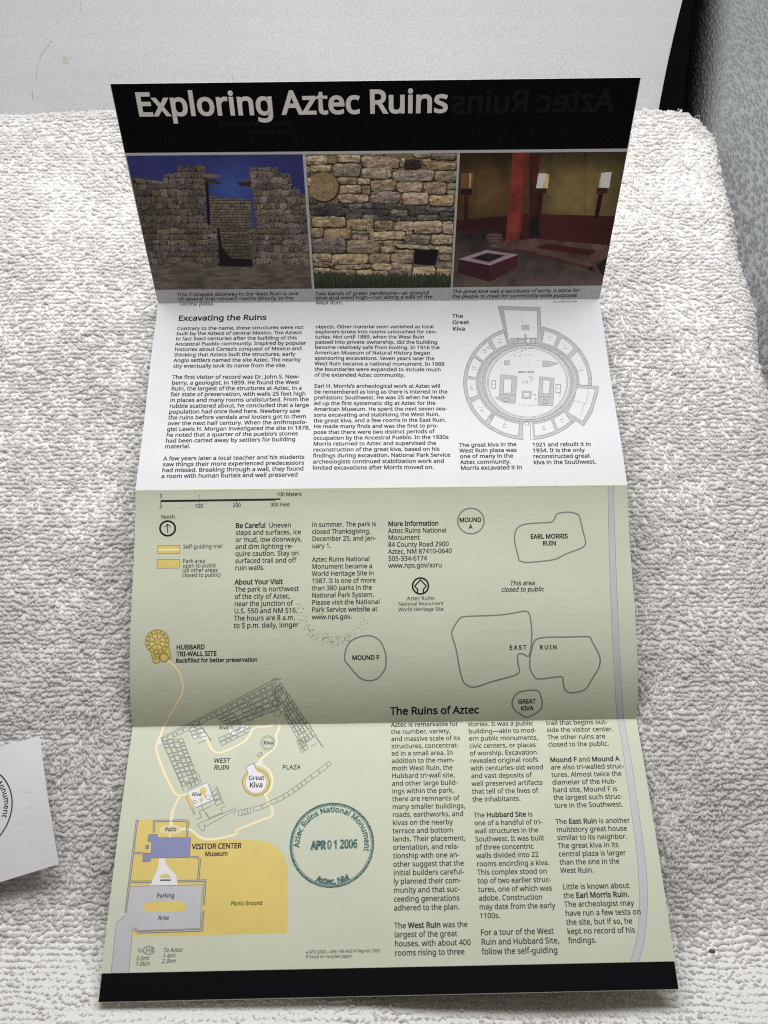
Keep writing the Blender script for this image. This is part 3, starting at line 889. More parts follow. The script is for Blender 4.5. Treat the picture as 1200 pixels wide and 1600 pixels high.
# road along the right edge, over the last fold
rd = {2: Acc(), 3: Acc()}; re = {2: Acc(), 3: Acc()}
cL3 = [(950, 758.7), (950.5, 800), (953, 900), (957, 1000), (962, 1090), (964.6, 1123.7)]
cR3 = [(958.7, 758.6), (959.5, 800), (963, 900), (967.5, 1000), (972.5, 1090), (974.6, 1123.6)]
fill(rd[2], 2, cL3 + cR3[::-1], 1)
for c in (cL3, cR3): stroke(re, c, .14, 2, k=2, smooth=True)
Zq = Z(580, 1100, 2.4)
cL4 = Zq((923, 58), (938, 130), (955, 250), (975, 400), (995, 550), (1003, 650), (1005, 760), (1000, 850), (985, 925), (972, 966))
cR4 = Zq((947, 58), (960, 125), (978, 230), (1000, 380), (1025, 560), (1034, 660), (1036, 750), (1028, 860), (1014, 930), (1003, 965))
cL4 = catmull(cL4, False); cR4 = catmull(cR4, False)
fill(rd[3], 3, np.vstack([cL4, cR4[::-1]]), 1)
for c in (cL4, cR4): ribbon(re[3], panels[3], panels[3].mm(c), .14, 2)
for k in (2, 3):
    rd[k].build('road_print', M_road, PO[k]); re[k].build('road_edge_line', M_grey_line, PO[k])

a = Acc(); fill(a, 1, [(0, .993), (1, .993), (1, .9999), (0, .9999)], 1, st=True); a.build('green_edge', M_green, P2)
# faint show-through of the reverse side: unreadable bars of print
def ghost_lines(k, x0, x1, y0, y1, n, m, seed):
    r = np.random.default_rng(seed); a = Acc(); p = panels[k]
    A, B = p.mm([(x0, y0), (x1, y1)])
    for i in range(n):
        y = A[1] + (B[1] - A[1]) * i / (n - 1)
        x = A[0] + r.uniform(0, .08) * (B[0] - A[0])
        while x < B[0] - 2:
            w_ = r.uniform(1.2, 5.5)
            for q in range(int(w_ / .9) + 1):
                h = r.choice([.9, .9, .9, 1.35])
                ribbon(a, p, [(x + q * .85, y), (x + q * .85 + r.uniform(.2, .5), y - h)], .3, 1)
            x += w_ + r.uniform(.9, 1.6)
    o = a.build('show_through', m, PO[k])
ghost_lines(2, 245, 470, 795, 985, 17, M_gho_p3, 3)
ghost_lines(2, 730, 935, 772, 985, 19, M_gho_p3, 4)
ghost_lines(1, 705, 935, 740, 757, 2, M_gho_w, 5)

# the hubbard site and its trail, the west ruin
Zh = Z(200, 970, 12.0)
hub = {2: Acc()}; hl = {2: Acc()}; hr = {2: Acc()}
fill(hub[2], 2, Zh(*circ((548, 392), 232, 30)), 1.2)
fill(hub[2], 2, Zh((420, 610), (760, 470), (812, 720), (725, 775), (600, 775), (490, 815), (455, 690)), 1)
for r_ in (228, 212, 168, 150, 60, 34): stroke(hl, Zh(*circ((548, 392), r_, 36)), .16, 2.2, True, k=2)
for i in range(8):
    t = math.pi / 8 * (2 * i) + .02
    stroke(hl, Zh((548 + 62 * math.cos(t), 392 + 62 * math.sin(t)), (548 + 150 * math.cos(t), 392 + 150 * math.sin(t))), .34, 2.4, k=2)
for i in range(14):
    t = math.pi / 7 * i + .1
    stroke(hl, Zh((548 + 168 * math.cos(t), 392 + 168 * math.sin(t)), (548 + 210 * math.cos(t), 392 + 210 * math.sin(t))), .5, 2.4, k=2)
for i in range(8):
    t = math.pi / 4 * (i + .5)
    fill(hr[2], 2, Zh(*[(548 + rr * math.cos(t + d), 392 + rr * math.sin(t + d)) for rr, d in ((78, -.16), (132, -.26), (132, .26), (78, .16))]), 2.1)
stroke(hl, Zh(*circ((678, 690), 78, 24)), .4, 2.4, True, k=2); stroke(hl, Zh(*circ((545, 690), 30, 16)), .3, 2.4, True, k=2)
for q in (((430, 620), (460, 700), (470, 770), (520, 800), (600, 770)), ((760, 470), (812, 715)), ((700, 580), (790, 730)), ((480, 640), (500, 740)), ((590, 640), (590, 760)), ((470, 640), (600, 620))):
    stroke(hl, Zh(*q), .3, 2.4, k=2)
hub[2].build('tri_wall_site', M_tan, P3); hl[2].build('tri_wall_lines', mat('olive_line_print', (.24, .19, .07), .5, .3), P3); hr[2].build('tri_wall_rooms', M_tan_l, P3)

W = Z(240, 1050, 4.0)
tr0 = {2: Acc(), 3: Acc()}; tr1 = {2: Acc(), 3: Acc()}
trails = [Zh((735, 745), (850, 830), (960, 960), (1010, 1070)) + W((170, 40), (184, 75), (180, 125), (150, 190), (105, 265), (60, 350), (38, 410), (18, 465), (22, 510), (60, 610), (100, 700), (140, 765), (180, 772), (205, 760)),
          W((180, 772), (150, 800), (125, 860), (115, 930), (113, 975)),
          W((335, 415), (345, 450), (370, 490), (410, 505), (470, 485), (560, 440), (600, 395), (610, 365), (650, 345), (720, 340), (770, 325), (787, 345), (765, 400), (770, 440), (740, 490), (690, 530), (655, 565)),
          W((690, 755), (720, 810), (742, 860), (738, 900), (690, 920), (600, 955), (520, 990)) + Z(150, 1250, 2.553)((560, 135), (500, 152), (440, 156), (410, 145), (375, 118), (335, 117))]
for t_ in trails:
    tr0 = {2: Acc(), 3: Acc()}; tr1 = {2: Acc(), 3: Acc()}
    stroke(tr0, t_, 1.35, 1.2, smooth=True); stroke(tr1, t_, .75, 2.2, smooth=True)
    for k in (2, 3):
        if tr0[k].n: tr0[k].build('trail_border', M_tan_l, PO[k]); tr1[k].build('trail', M_trail, PO[k])
tr0 = {2: Acc(), 3: Acc()}; tr1 = {2: Acc(), 3: Acc()}

wl = {2: Acc(), 3: Acc()}; wf = {2: Acc(), 3: Acc()}
r3 = np.random.default_rng(11)
def rooms_grid(c, nu, nv, skip=0.0, white=0.0, inset=.10, jit=.05):
    c = np.array(c, float)
    bl = lambda u, v: (c[0] * (1 - u) + c[1] * u) * (1 - v) + (c[3] * (1 - u) + c[2] * u) * v
    ub = [np.sort(np.clip(np.linspace(0, 1, nu + 1) + r3.uniform(-.28, .28, nu + 1) / nu * np.r_[0, np.ones(nu - 1), 0], 0, 1)) for _ in range(nv)]
    for j in range(nv):
        for i in range(nu):
            if r3.random() < skip: continue
            u0, u1 = ub[j][i], ub[j][i + 1]; v0, v1 = j / nv, (j + 1) / nv
            du = inset / nu; dv = inset / nv
            q = [bl(u0 + du, v0 + dv), bl(u1 - du, v0 + dv), bl(u1 - du, v1 - dv), bl(u0 + du, v1 - dv)]
            q = W(*[tuple(x) for x in q])
            stroke(wl, q, .26, 2.6, True)
            if r3.random() < white:
                cc = np.mean(q, 0); kk = 3 if cc[1] > fold3_y(cc[0]) else 2
                if all((y > fold3_y(x)) == (kk == 3) for x, y in q): fill(wf[kk], kk, q, 1.6)
rooms_grid([(48, 416), (758, 60), (772, 88), (60, 446)], 21, 1, 0, 0)
rooms_grid([(385, 283), (760, 98), (790, 235), (470, 345)], 8, 4, .04)
rooms_grid([(402, 412), (598, 325), (606, 372), (422, 466)], 5, 2, 0)
rooms_grid([(792, 62), (1018, 395), (925, 470), (735, 130)], 12, 5, .05)
rooms_grid([(892, 430), (940, 400), (968, 480), (925, 508)], 2, 3, 0)
rooms_grid([(48, 428), (192, 742), (290, 700), (185, 412)], 12, 4, .03)
rooms_grid([(215, 352), (292, 318), (342, 402), (245, 420)], 2, 3, 0, .4)
rooms_grid([(362, 750), (396, 722), (432, 820), (388, 842)], 1, 3, 0)
for q in (((752, 42), (765, 62)), ((768, 30), (780, 55)), ((735, 50), (800, 40)), ((975, 330), (1062, 475)), ((1000, 390), (1052, 465)), ((45, 415), (190, 745)), ((45, 412), (752, 48)), ((200, 775), (255, 895)), ((210, 770), (262, 890)),
          ((300, 350), (362, 430)), ((310, 345), (355, 432)), ((275, 448), (330, 425)), ((275, 950), (300, 940), (500, 855)), ((318, 970), (500, 868)), ((275, 950), (300, 995)), ((318, 950), (320, 985), (300, 995)),
          ((500, 845), (515, 862), (500, 890)), ((268, 920), (300, 908), (285, 870), (330, 852), (360, 838)), ((300, 825), (310, 860), (345, 915)), ((330, 880), (345, 912), (430, 880), (420, 850), (450, 838)), ((285, 880), (300, 905)),
          ((345, 700), (375, 800)), ((338, 690), (210, 745)), ((375, 800), (262, 850)), ((395, 712), (438, 825)), ((325, 820), (400, 790)), ((215, 530), (250, 585)), ((240, 620), (275, 625), (300, 700)), ((195, 450), (210, 500), (235, 545)),
          ((900, 395), (930, 375), (965, 390), (970, 425), (935, 440)), ((985, 465), (1020, 445))):
    stroke(wl, W(*q), .24, 2.7)
for c, r_, in (((515, 335), 33), ((515, 335), 26), ((603, 280), 25), ((663, 250), 29), ((663, 250), 22), ((768, 195), 26), ((768, 195), 20), ((773, 253), 22), ((714, 443), 45), ((714, 443), 36), ((258, 812), 10), ((342, 783), 15)):
    stroke(wl, W(*circ(c, r_, 28)), .22, 2.8, True)
stroke(wl, W((650, 515), (672, 500), (680, 515), (656, 530)), .3, 2.8, True)
# white floors
for poly in ([(212, 748), (336, 692), (372, 798), (262, 846)], [(296, 360), (318, 350), (345, 410), (318, 425), (300, 398)], [(470, 365), (505, 350), (548, 385), (490, 395)], [(540, 338), (590, 336), (600, 365), (545, 378)], [(20, 445), (45, 415), (52, 440), (35, 455)], [(640, 572), (672, 545), (690, 570), (665, 582)]):
    q = W(*poly)
    fill(wf[3], 3, q, 1.6)
# curved south wall
top = np.array([(525, 866), (602, 848)]); top2 = catmull([(620, 846), (670, 832), (740, 800), (800, 772), (880, 720), (960, 660), (1040, 602), (1095, 556)], False, 5)
def wall_band(t, wdt, bars):
    t = np.array(t, float); d = np.gradient(t, axis=0); d /= np.linalg.norm(d, axis=1, keepdims=True)
    b = t + np.stack([-d[:, 1], d[:, 0]], -1) * wdt
    stroke(wl, W(*map(tuple, np.vstack([t, b[::-1]]))), .22, 2.7, True)
    ti = t + (b - t) * .2; bi = t + (b - t) * .8
    L = np.r_[0, np.cumsum(np.linalg.norm(np.diff(t, axis=0), axis=1))]; L /= L[-1]
    for s in bars:
        for e_ in (-.006, .006):
            x = np.array([np.interp(s + e_, L, t[:, 0]), np.interp(s + e_, L, t[:, 1])]); y = np.array([np.interp(s + e_, L, b[:, 0]), np.interp(s + e_, L, b[:, 1])])
            stroke(wl, W(tuple(x), tuple(y)), .18, 2.7)
wall_band(top, 34, [.33, .55, .75]); wall_band(top2, 26, [.1, .2, .28, .36, .42, .49, .55, .6, .66, .74, .84, .95])
# great kiva ring
kv = {3: Acc()}; kw = {3: Acc()}; kk_ = {3: Acc()}
cK = (640, 690)
fill(kv[3], 3, W(*([(cK[0] + 92 * math.cos(t), cK[1] + 90 * math.sin(t)) for t in np.linspace(R(100), R(-90), 30)][::-1] + [(cK[0] + 84 * math.cos(t), cK[1] + 82 * math.sin(t)) for t in np.linspace(R(-90), R(-260), 30)])), 1.4)
stroke(tr0, W(*[(cK[0] + 104 * math.cos(t), cK[1] - 8 + 104 * math.sin(t)) for t in np.linspace(R(-92), R(52), 22)]), 1.3, 1.3)
stroke(tr1, W(*[(cK[0] + 104 * math.cos(t), cK[1] - 8 + 104 * math.sin(t)) for t in np.linspace(R(-92), R(52), 22)]), .72, 2.3)
fill(kw[3], 3, W(*([(585, 618), (578, 595), (625, 572), (640, 612)] + [(cK[0] + 66 * math.cos(t), cK[1] + 68 * math.sin(t)) for t in np.linspace(R(-85), R(222), 34)])), 2.6)
stroke(kk_, W((590, 635), (576, 595), (626, 570), (642, 608)), .3, 3, k=3)
stroke(kk_, W(*[(cK[0] + 84 * math.cos(t), cK[1] + 82 * math.sin(t)) for t in np.linspace(R(-85), R(228), 40)]), .3, 3, k=3)
stroke(kk_, W(*[(cK[0] + 68 * math.cos(t), cK[1] + 70 * math.sin(t)) for t in np.linspace(R(-85), R(228), 40)]), .16, 3.2, k=3)
for c, r_ in (((310, 742), 22), ((298, 797), 12)): fill(kv[3], 3, W(*circ(c, r_, 18)), 2.8)
fill(kv[3], 3, W((303, 755), (318, 755), (330, 785), (320, 790)), 2.8); fill(kv[3], 3, W((200, 775), (222, 765), (252, 845), (238, 850)), 2.8); fill(kv[3], 3, W((295, 800), (303, 800), (300, 822), (294, 820)), 2.8)
kv[3].build('kiva_ring', M_tan, P4); kw[3].build('kiva_floor', M_room, P4); kk_[3].build('kiva_wall', mat('kiva_line_print', (.22, .19, .13), .5, .3), P4)
for k in (2, 3):
    if tr0[k].n: tr0[k].build('trail_border', M_tan_l, PO[k]); tr1[k].build('trail', M_trail, PO[k])
    if wf[k].n: wf[k].build('ruin_floor', M_room, PO[k])
    wl[k].build('ruin_walls', M_map_line, PO[k])
for x0, y0, x1, t, b, sh in ((374, 568, 477, 'WEST', .016, .12), (374, 611, 467, 'RUIN', .016, .12), (803, 610, 920, 'PLAZA', .010, .0), (592, 676, 692, 'Great', .02, 0), (598, 722, 680, 'Kiva', .02, 0), (686, 453, 744, 'Kiva', .02, 0), (238, 775, 297, 'Kiva', .02, .12), (408, 358, 465, 'Kiva', .016, .12)):
    tiny(3, W, x0, y0, x1, t, bold=b, shear=sh)

# ------------------------------------------------------------------ panel 4: visitor center map, text, stamp
V = Z(150, 1250, 2.553)
tn = Acc(); rdp = Acc(); bl_ = Acc(); wh = Acc(); ol = Acc(); tp = Acc()
corner = [(640 + 125 * math.sin(t), 285 - 125 * math.cos(t)) for t in np.linspace(0, math.pi / 2, 12)]
fill(tn, 3, V((160, 78), (378, 76), (376, 130), (420, 152), (470, 158), (560, 159), *corner, (762, 532), (150, 545), (118, 440)), 1)
fill(rdp, 3, V((138, 345), (425, 338), (415, 512), (165, 522), (147, 500), (130, 690), (60, 690), (82, 490), (120, 455)), 2)
fill(tp, 3, V((205, 410), (215, 406), (340, 404), (356, 412), (361, 425), (355, 440), (340, 445), (210, 448), (195, 442), (188, 428), (193, 415)), 3)
fill(bl_, 3, V((210, 138), (245, 136), (246, 150), (378, 150), (374, 230), (218, 232), (216, 246), (186, 246), (188, 212), (220, 212), (222, 168), (206, 164)), 2.2)
fill(bl_, 3, V((199, 180), (211, 180), (210, 195), (198, 195)), 2.2)
fill(wh, 3, V((252, 232), (275, 232), (278, 255), (292, 272), (318, 298), (327, 340), (218, 340), (232, 305), (248, 270)), 2.6)
fill(tp, 3, V((252, 312), (258, 300), (275, 294), (290, 297), (300, 312)), 3.2)
walls = [[(172, 84), (163, 84), (148, 210), (118, 450)], [(150, 212), (186, 212)], [(134, 327), (222, 326)], [(325, 324), (436, 322), (430, 420)], [(428, 440), (422, 520), (170, 528), (152, 512)],
         [(378, 228), (405, 228), (414, 238), (408, 322)], [(230, 130), (233, 84), (358, 82), (366, 90), (362, 148)]]
for q in walls:
    stroke({3: ol}, V(*q), .85, 2.4, k=3)
wi = Acc()
for q in walls: stroke({3: wi}, V(*q), .34, 3.4, k=3)
stroke({3: ol}, V((255, 320), (299, 320)), .6, 3.4, k=3)
for q in ([(82, 490), (60, 690)], [(147, 505), (130, 690)], [(82, 490), (118, 458)], [(138, 345), (425, 338), (415, 512), (165, 522)]): stroke({3: ol}, V(*q), .14, 3, k=3)
for q in (((210, 138), (245, 136), (246, 150), (378, 150), (374, 230), (218, 232), (216, 246), (186, 246), (188, 212), (220, 212), (222, 168), (206, 164)), ((199, 180), (211, 180), (210, 195), (198, 195))): stroke({3: ol}, V(*q), .14, 3, True, k=3)
tn.build('park_area', M_tan, P4); rdp.build('parking_area', M_road, P4); tp.build('parking_island', M_tan, P4); bl_.build('visitor_building', M_blue, P4); wh.build('entrance_path', M_room, P4)
ol.build('map_wall_line', M_thin_line, P4); wi.build('map_wall_core', M_road, P4)
pt = Acc(); pb = Acc()
fill(pb, 3, V(*[(298 + 40 * np.sign(math.cos(t)) * abs(math.cos(t)) ** .6, 118 + 15 * math.sin(t)) for t in np.linspace(0, 2 * math.pi, 30, endpoint=False)]), 2.8)
stroke({3: pt}, V(*[(298 + 40 * np.sign(math.cos(t)) * abs(math.cos(t)) ** .6, 118 + 15 * math.sin(t)) for t in np.linspace(0, 2 * math.pi, 30, endpoint=False)]), .25, 3.4, True, k=3)
stroke({3: pt}, V((297, 76), (300, 40)), .5, 3.0, k=3); stroke({3: pt}, V((296, 133), (294, 150)), .6, 3.0, k=3); stroke({3: pt}, V((297, 103), (299, 76)), .7, 3.0, k=3)
pb.build('patio', mat('patio_print', (.68, .60, .36), .5, .4), P4); pt.build('patio_outline', M_trail, P4)
for x0, y0, x1, t, b, sh in ((382, 196, 581, 'VISITOR CENTER', BOLD, 0), (434, 224, 524, 'Museum', BOLD, 0), (242, 390, 311, 'Parking', .018, 0), (247, 478, 289, 'Area', .018, 0), (538, 421, 662, 'Picnic Ground', .018, 0), (275, 125, 320, 'Patio', BOLD, 0),
                             (163, 609, 183, 'To', .004, .2), (195, 608, 226, '516', .004, .1), (159, 640, 209, '0.6mi', .004, .2), (156, 662, 212, '1.0km', .004, .2), (267, 607, 344, 'To Aztec', .004, .2), (265, 629, 314, '1.4mi', .004, .2), (261, 651, 316, '2.3km', .004, .2),
                             (848, 613, 1133, 'GPO:2003\u2014496-196/40514 Reprint 2003', .004, 0), (837, 632, 1025, 'Printed on recycled paper.', .004, 0)):
    tiny(3, V, x0, y0, x1, t, bold=b, shear=sh, xs=.92)
rt = Acc(); rs_ = Acc()
stroke({3: rt}, V(*[(210 + 22 * np.sign(math.cos(t)) * abs(math.cos(t)) ** .7, 600 + 15 * math.sin(t)) for t in np.linspace(0, 2 * math.pi, 26, endpoint=False)]), .2, 3, True, k=3)
st_ = [(842 + (4.5 if i % 2 == 0 else 2) * math.sin(i * math.pi / 5), 608 - (4.5 if i % 2 == 0 else 2) * math.cos(i * math.pi / 5)) for i in range(10)]
stroke({3: rs_}, V(*st_), .1, 3, True, k=3); rs_.build('star_mark', M_ink, P4)
rt.build('route_marker', M_ink, P4)

column(3, ['Aztec is remarkable for', 'the number, variety,', 'and massive scale of its', 'structures, concentrat-', 'ed in a small area. In', 'addition to the mam-', 'moth West Ruin, the', 'Hubbard tri-wall site,', 'and other large build-', 'ings within the park,', 'there are remnants of', 'many smaller buildings,', 'roads, earthworks, and', 'kivas on the nearby', 'terrace and bottom', 'lands. Their placement,', 'orientation, and rela-', 'tionship with one an-', 'other suggest that the', 'initial builders careful-', 'ly planned their com-', 'munity and that suc-', 'ceeding generations', 'adhered to the plan.'], (610.8, 1135.8), (615.4, 1422.9), 11, 727)
column(3, ['The *West Ruin* was the', 'largest of the great', 'houses, with about 400', 'rooms rising to three'], (615.8, 1450.6), (616.7, 1493.4), 2, 735.8)
column(3, ['stories. It was a public', 'building\u2014akin to mod-', 'ern public monuments,', 'civic centers, or places', 'of worship. Excavation', 'revealed original roofs', 'with centuries-old wood', 'and vast deposits of', 'well preserved artifacts', 'that tell of the lives of', 'the inhabitants.'], (731.3, 1134.8), (738.3, 1252.6), 8, 847.9)
column(3, ['The *Hubbard Site* is', 'one of a handful of tri-', 'wall structures in the', 'Southwest. It was built', 'of three concentric', 'walls divided into 22', 'rooms encircling a kiva.', 'This complex stood on', 'top of two earlier struc-', 'tures, one of which was', 'adobe. Construction', 'may date from the early', '1100s.'], (740.4, 1277.2), (749.6, 1435), 11, 868.3)
column(3, ['For a tour of the West', 'Ruin and Hubbard Site,', 'follow the self-guiding'], (750.8, 1461.4), (752.9, 1491.4), 2, 871.3)
column(3, ['trail that begins out-', 'side the visitor center.', 'The other ruins are', 'closed to the public.'], (853.3, 1132.8), (856.7, 1166.8), 3, 951.7)
column(3, ['*Mound F* and *Mound A*', 'are also tri-walled struc-', 'tures. Almost twice the', 'diameter of the Hub-', 'bard site, Mound F is', 'the largest such struc-', 'ture in the Southwest.'], (859.6, 1190.9), (866.3, 1262.2), 6, 973.8)
column(3, ['The *East Ruin* is another', 'multistory great house', 'similar to its neighbor.', 'The great kiva in its', 'central plaza is larger', 'than the one in the', 'West Ruin.'], (868.3, 1287.6), (875.8, 1364.3), 1, 980)
column(3, ['Little is known about', 'the *Earl Morris Ruin*.', 'The archeologist may', 'have run a few tests on', 'the site, but if so, he', 'kept no record of his', 'findings.'], (879.2, 1389.7), (887.9, 1473.9), 3, 1001.7)

# black foot band
a = Acc(); p = panels[3]
hb = p.inv([(158.2, 1521.0), (1053.9, 1502.0)])[:, 1]
fill(a, 3, [(.0009, hb[0]), (.9991, hb[1]), (.9991, .999), (.0009, .999)], 3, st=True)
a.build('foot_band', M_black, P4)

# round cancellation stamps
def arc_text(acc, k, c_mm, rad, text, a_mid, size, inward=False, bold=.012, layer=5, fn=None):
    """letters round a circle, centred on angle a_mid (degrees, 90 = top); inward = feet towards the outside"""
    wd = adv(text, bold) * size
    sgn = -1 if not inward else 1
    for i, ch in enumerate(text):
        if ch == ' ': continue
        x = (adv(text[:i], bold) if i else 0) * size + (right_of(ch, bold) / 2) * size - wd / 2
        th = R(a_mid) + sgn * x / rad
        v, f = glyphs(ch, bold)
        gx = (v[:, 0] - right_of(ch, bold) / 2) * size; gy = v[:, 1] * size
        rot = th - math.pi / 2 if not inward else th + math.pi / 2
        X = c_mm[0] + rad * math.cos(th) + gx * math.cos(rot) - gy * math.sin(rot)
        Y = c_mm[1] - (rad * math.sin(th) + gx * math.sin(rot) + gy * math.cos(rot))
        acc.add(fn(np.stack([X, Y], -1), layer), f)

sp = Acc(); p4 = panels[3]
c_, e_, b_ = p4.mm([(518.6, 1319.0), (582.0, 1319.0), (518.6, 1386.5)])
RS = ((e_[0] - c_[0]) + (b_[1] - c_[1])) / 2
fnp = lambda q, layer: p4.Pmm(q, LIFT * layer)
rr = np.random.default_rng(3)
for dr, wd in ((0, .85), (.75, .22)):
    ts = np.linspace(0, 2 * math.pi, 90, endpoint=False)
    ribbon(sp, p4, [(c_[0] + (RS - dr + rr.normal(0, .03)) * math.cos(t), c_[1] + (RS - dr + rr.normal(0, .03)) * math.sin(t)) for t in ts], wd, 4.4, True)
arc_text(sp, 3, c_, RS - 3.3, 'Aztec Ruins National Monument', 86, 3.6, fn=fnp, bold=.036)
arc_text(sp, 3, c_, RS - 1.0, 'Aztec, NM', -88, 3.5, inward=True, fn=fnp, bold=.06)
q0 = V((857, 197), (1043, 190))
o_, e_ = p4.mm(q0)
put_line(sp, 3, o_, 'APR 0 1 2006', (e_[0] - o_[0]) / (natural('APR 0 1 2006', .045) * .68), .045, 4.6, 0, .68, slope=-.02)
put_line(sp, 3, o_ + np.array([.28, .1]), 'APR', (e_[0] - o_[0]) / (natural('APR 0 1 2006', .03) * .68), .03, 4.6, 0, .68, slope=-.02)
sp.build('date_stamp', M_stamp, P4)['label'] = 'round green date stamp'
# smudged second stamp impression on panel 3: flecks
fk = Acc(); p3 = panels[2]
c3, e3 = p3.mm([(521, 950), (577, 950)]); R3 = e3[0] - c3[0]
for _ in range(420):
    t = rr.uniform(R(-200), R(20)) if rr.random() < .25 else rr.normal(R(-90), R(40))
    if t > R(5) or t < R(-190): continue
    rad = R3 + rr.normal(-1.2, 1.3)
    x, y = c3[0] + rad * math.cos(t), c3[1] - rad * math.sin(t)
    n = rr.integers(3, 6); s_ = rr.uniform(.08, .28)
    an = np.sort(rr.uniform(0, 2 * math.pi, n))
    if n < 3: continue
    v = np.stack([x + s_ * np.cos(an), y + s_ * np.sin(an)], -1)
    fk.add(p3.Pmm(v, LIFT * 4), [tuple(range(n))])
for (px_, py_) in ((489, 945), (500, 950), (548, 950), (306, 773), (312, 775), (284, 793), (497, 953), (502, 958), (540, 943)):
    o = p3.mm([(px_, py_)])[0]
    for _ in range(7):
        x, y = o + rr.normal(0, .7, 2); s_ = rr.uniform(.1, .3); an = np.sort(rr.uniform(0, 6.28, 4))
        fk.add(p3.Pmm(np.stack([x + s_ * np.cos(an), y + s_ * .6 * np.sin(an)], -1), LIFT * 4), [(0, 1, 2, 3)])
fk.build('stamp_smudge', M_fleck, P3)['kind'] = 'stuff'

# worn flecks where the sheet has been folded
M_wear = mat('worn_fold_paper', (.74, .75, .70), .6, .2)
for k, b0_ in ((2, .0016), (3, .0016), (1, .0016)):
    a = Acc(); p = panels[k]; rw = np.random.default_rng(40 + k)
    for _ in range(46):
        x = rw.uniform(0, WID); ln = rw.exponential(2.2) + .3
        y = b0_ * p.len + rw.normal(0, .05)
        q = [(min(x + ln * u, WID - .1), y + rw.normal(0, .04)) for u in np.linspace(0, 1, 4)]
        ribbon(a, p, q, rw.uniform(.05, .16), 5)
    o = a.build('fold_wear', M_wear, PO[k]); o['kind'] = 'stuff'

# ------------------------------------------------------------------ the towel
def smooth01(x): x = np.clip(x, 0, 1); return x * x * (3 - 2 * x)
YF, XR, RO = 349.0, 168.0, 9.0
def towel_pt(a, b):
    """a, b: distances along the cloth (mm); it rolls over the far and the right edge"""
    def roll(d):
        ang = np.clip(d / RO, 0, math.pi / 2)
        return np.where(d < 0, d, RO * np.sin(ang)), np.where(d < 0, 0, -RO * (1 - np.cos(ang)) - np.clip(d - RO * math.pi / 2, 0, None))
    ry, zy = roll(b - (YF - RO))
    Y = YF - RO + ry
    edge = XR + (334 - Y) * .085 + 1.6 * (vnoise(Y / 26 + 40, 0 * Y, 5) - .5) * 2
    edge = edge - 10 * smooth01((Y - (YF - 26)) / 26) ** 2
    rx, zx = roll(a + (edge - XR) * 0 - (XR - RO))
    X = edge - RO + rx
    X = np.where(a < XR - RO, X * 1.0, X)
    Zt = zy + zx
    Zt = Zt + 2.6 * (fbm(X / 70 + 20, Y / 70 + 20, 8, 3) - .5) * 2
    foot = smooth01((113 - np.abs(X)) / 12) * smooth01((Y + 66) / 12) * smooth01((252 - Y) / 12)
    Zt = Zt - 2.2 * foot - foot * (4.2 * np.exp(-((Y - 39) / 14) ** 2) + 1.8 * np.exp(-((Y - 236) / 14) ** 2))
    # swells towards the near edge
    near = np.clip(-22 - Y - 6 * np.sin(X / 40), 0, None)
    Zt = Zt + np.where(near < 20, near ** 2 / 20 * .28, 5.6 + np.clip(near - 20, 0, 42) * .92)
    zp = -2.5 + 29.0 * (39.3 - Y) / 99.3 - 1.4 + 1.3 * np.clip(-66 - Y, 0, None)
    under = smooth01((118 - np.abs(X)) / 8)
    Zt = np.where(Y < 20, np.minimum(Zt, zp) * under + Zt * (1 - under), Zt)
    Zt = Zt + 2.0 * smooth01((-110 - X) / 60) * np.sin(Y / 23.0 + X / 50)
    return np.stack([X, Y, Zt - 2.6], -1)
def towel_nrm(a, b, e=.6):
    du = towel_pt(a + e, b) - towel_pt(a - e, b); dv = towel_pt(a, b + e) - towel_pt(a, b - e)
    n = np.cross(du, dv); return n / np.linalg.norm(n, axis=-1, keepdims=True), du / np.linalg.norm(du, axis=-1, keepdims=True)

M_towel = mat('white_terry_cotton', (0.82, 0.81, 0.79), .95, .1, sheen=.2, bump=(900, .0008))
M_yarn = mat('terry_yarn', (0.89, 0.875, 0.86), .9, .2, sheen=.25, bump=(5000, .0001))
_nt = M_yarn.node_tree; _b = _nt.nodes['Principled BSDF']
_tr = _nt.nodes.new('ShaderNodeBsdfTranslucent'); _tr.inputs['Color'].default_value = (.95, .935, .915, 1)
_mx = _nt.nodes.new('ShaderNodeMixShader'); _mx.inputs[0].default_value = .6
_nt.links.new(_b.outputs[0], _mx.inputs[1]); _nt.links.new(_tr.outputs[0], _mx.inputs[2])
_nt.links.new(_mx.outputs[0], _nt.nodes['Material Output'].inputs['Surface'])
A0, A1, B0, B1 = -250.0, XR + 42, -150.0, YF + 36
na_, nb_ = 150, 170
aa, bb = np.meshgrid(np.linspace(A0, A1, na_), np.linspace(B0, B1, nb_))
TP = towel_pt(aa.ravel(), bb.ravel()) + towel_nrm(aa.ravel(), bb.ravel())[0] * .75
F = [(j * na_ + i, j * na_ + i + 1, (j + 1) * na_ + i + 1, (j + 1) * na_ + i) for j in range(nb_ - 1) for i in range(na_ - 1)]
towel = mesh_obj('towel', TP, F, M_towel, None, smooth=True)
tag(towel, 'white terry towel lying under the brochure and the paper card', 'towel')

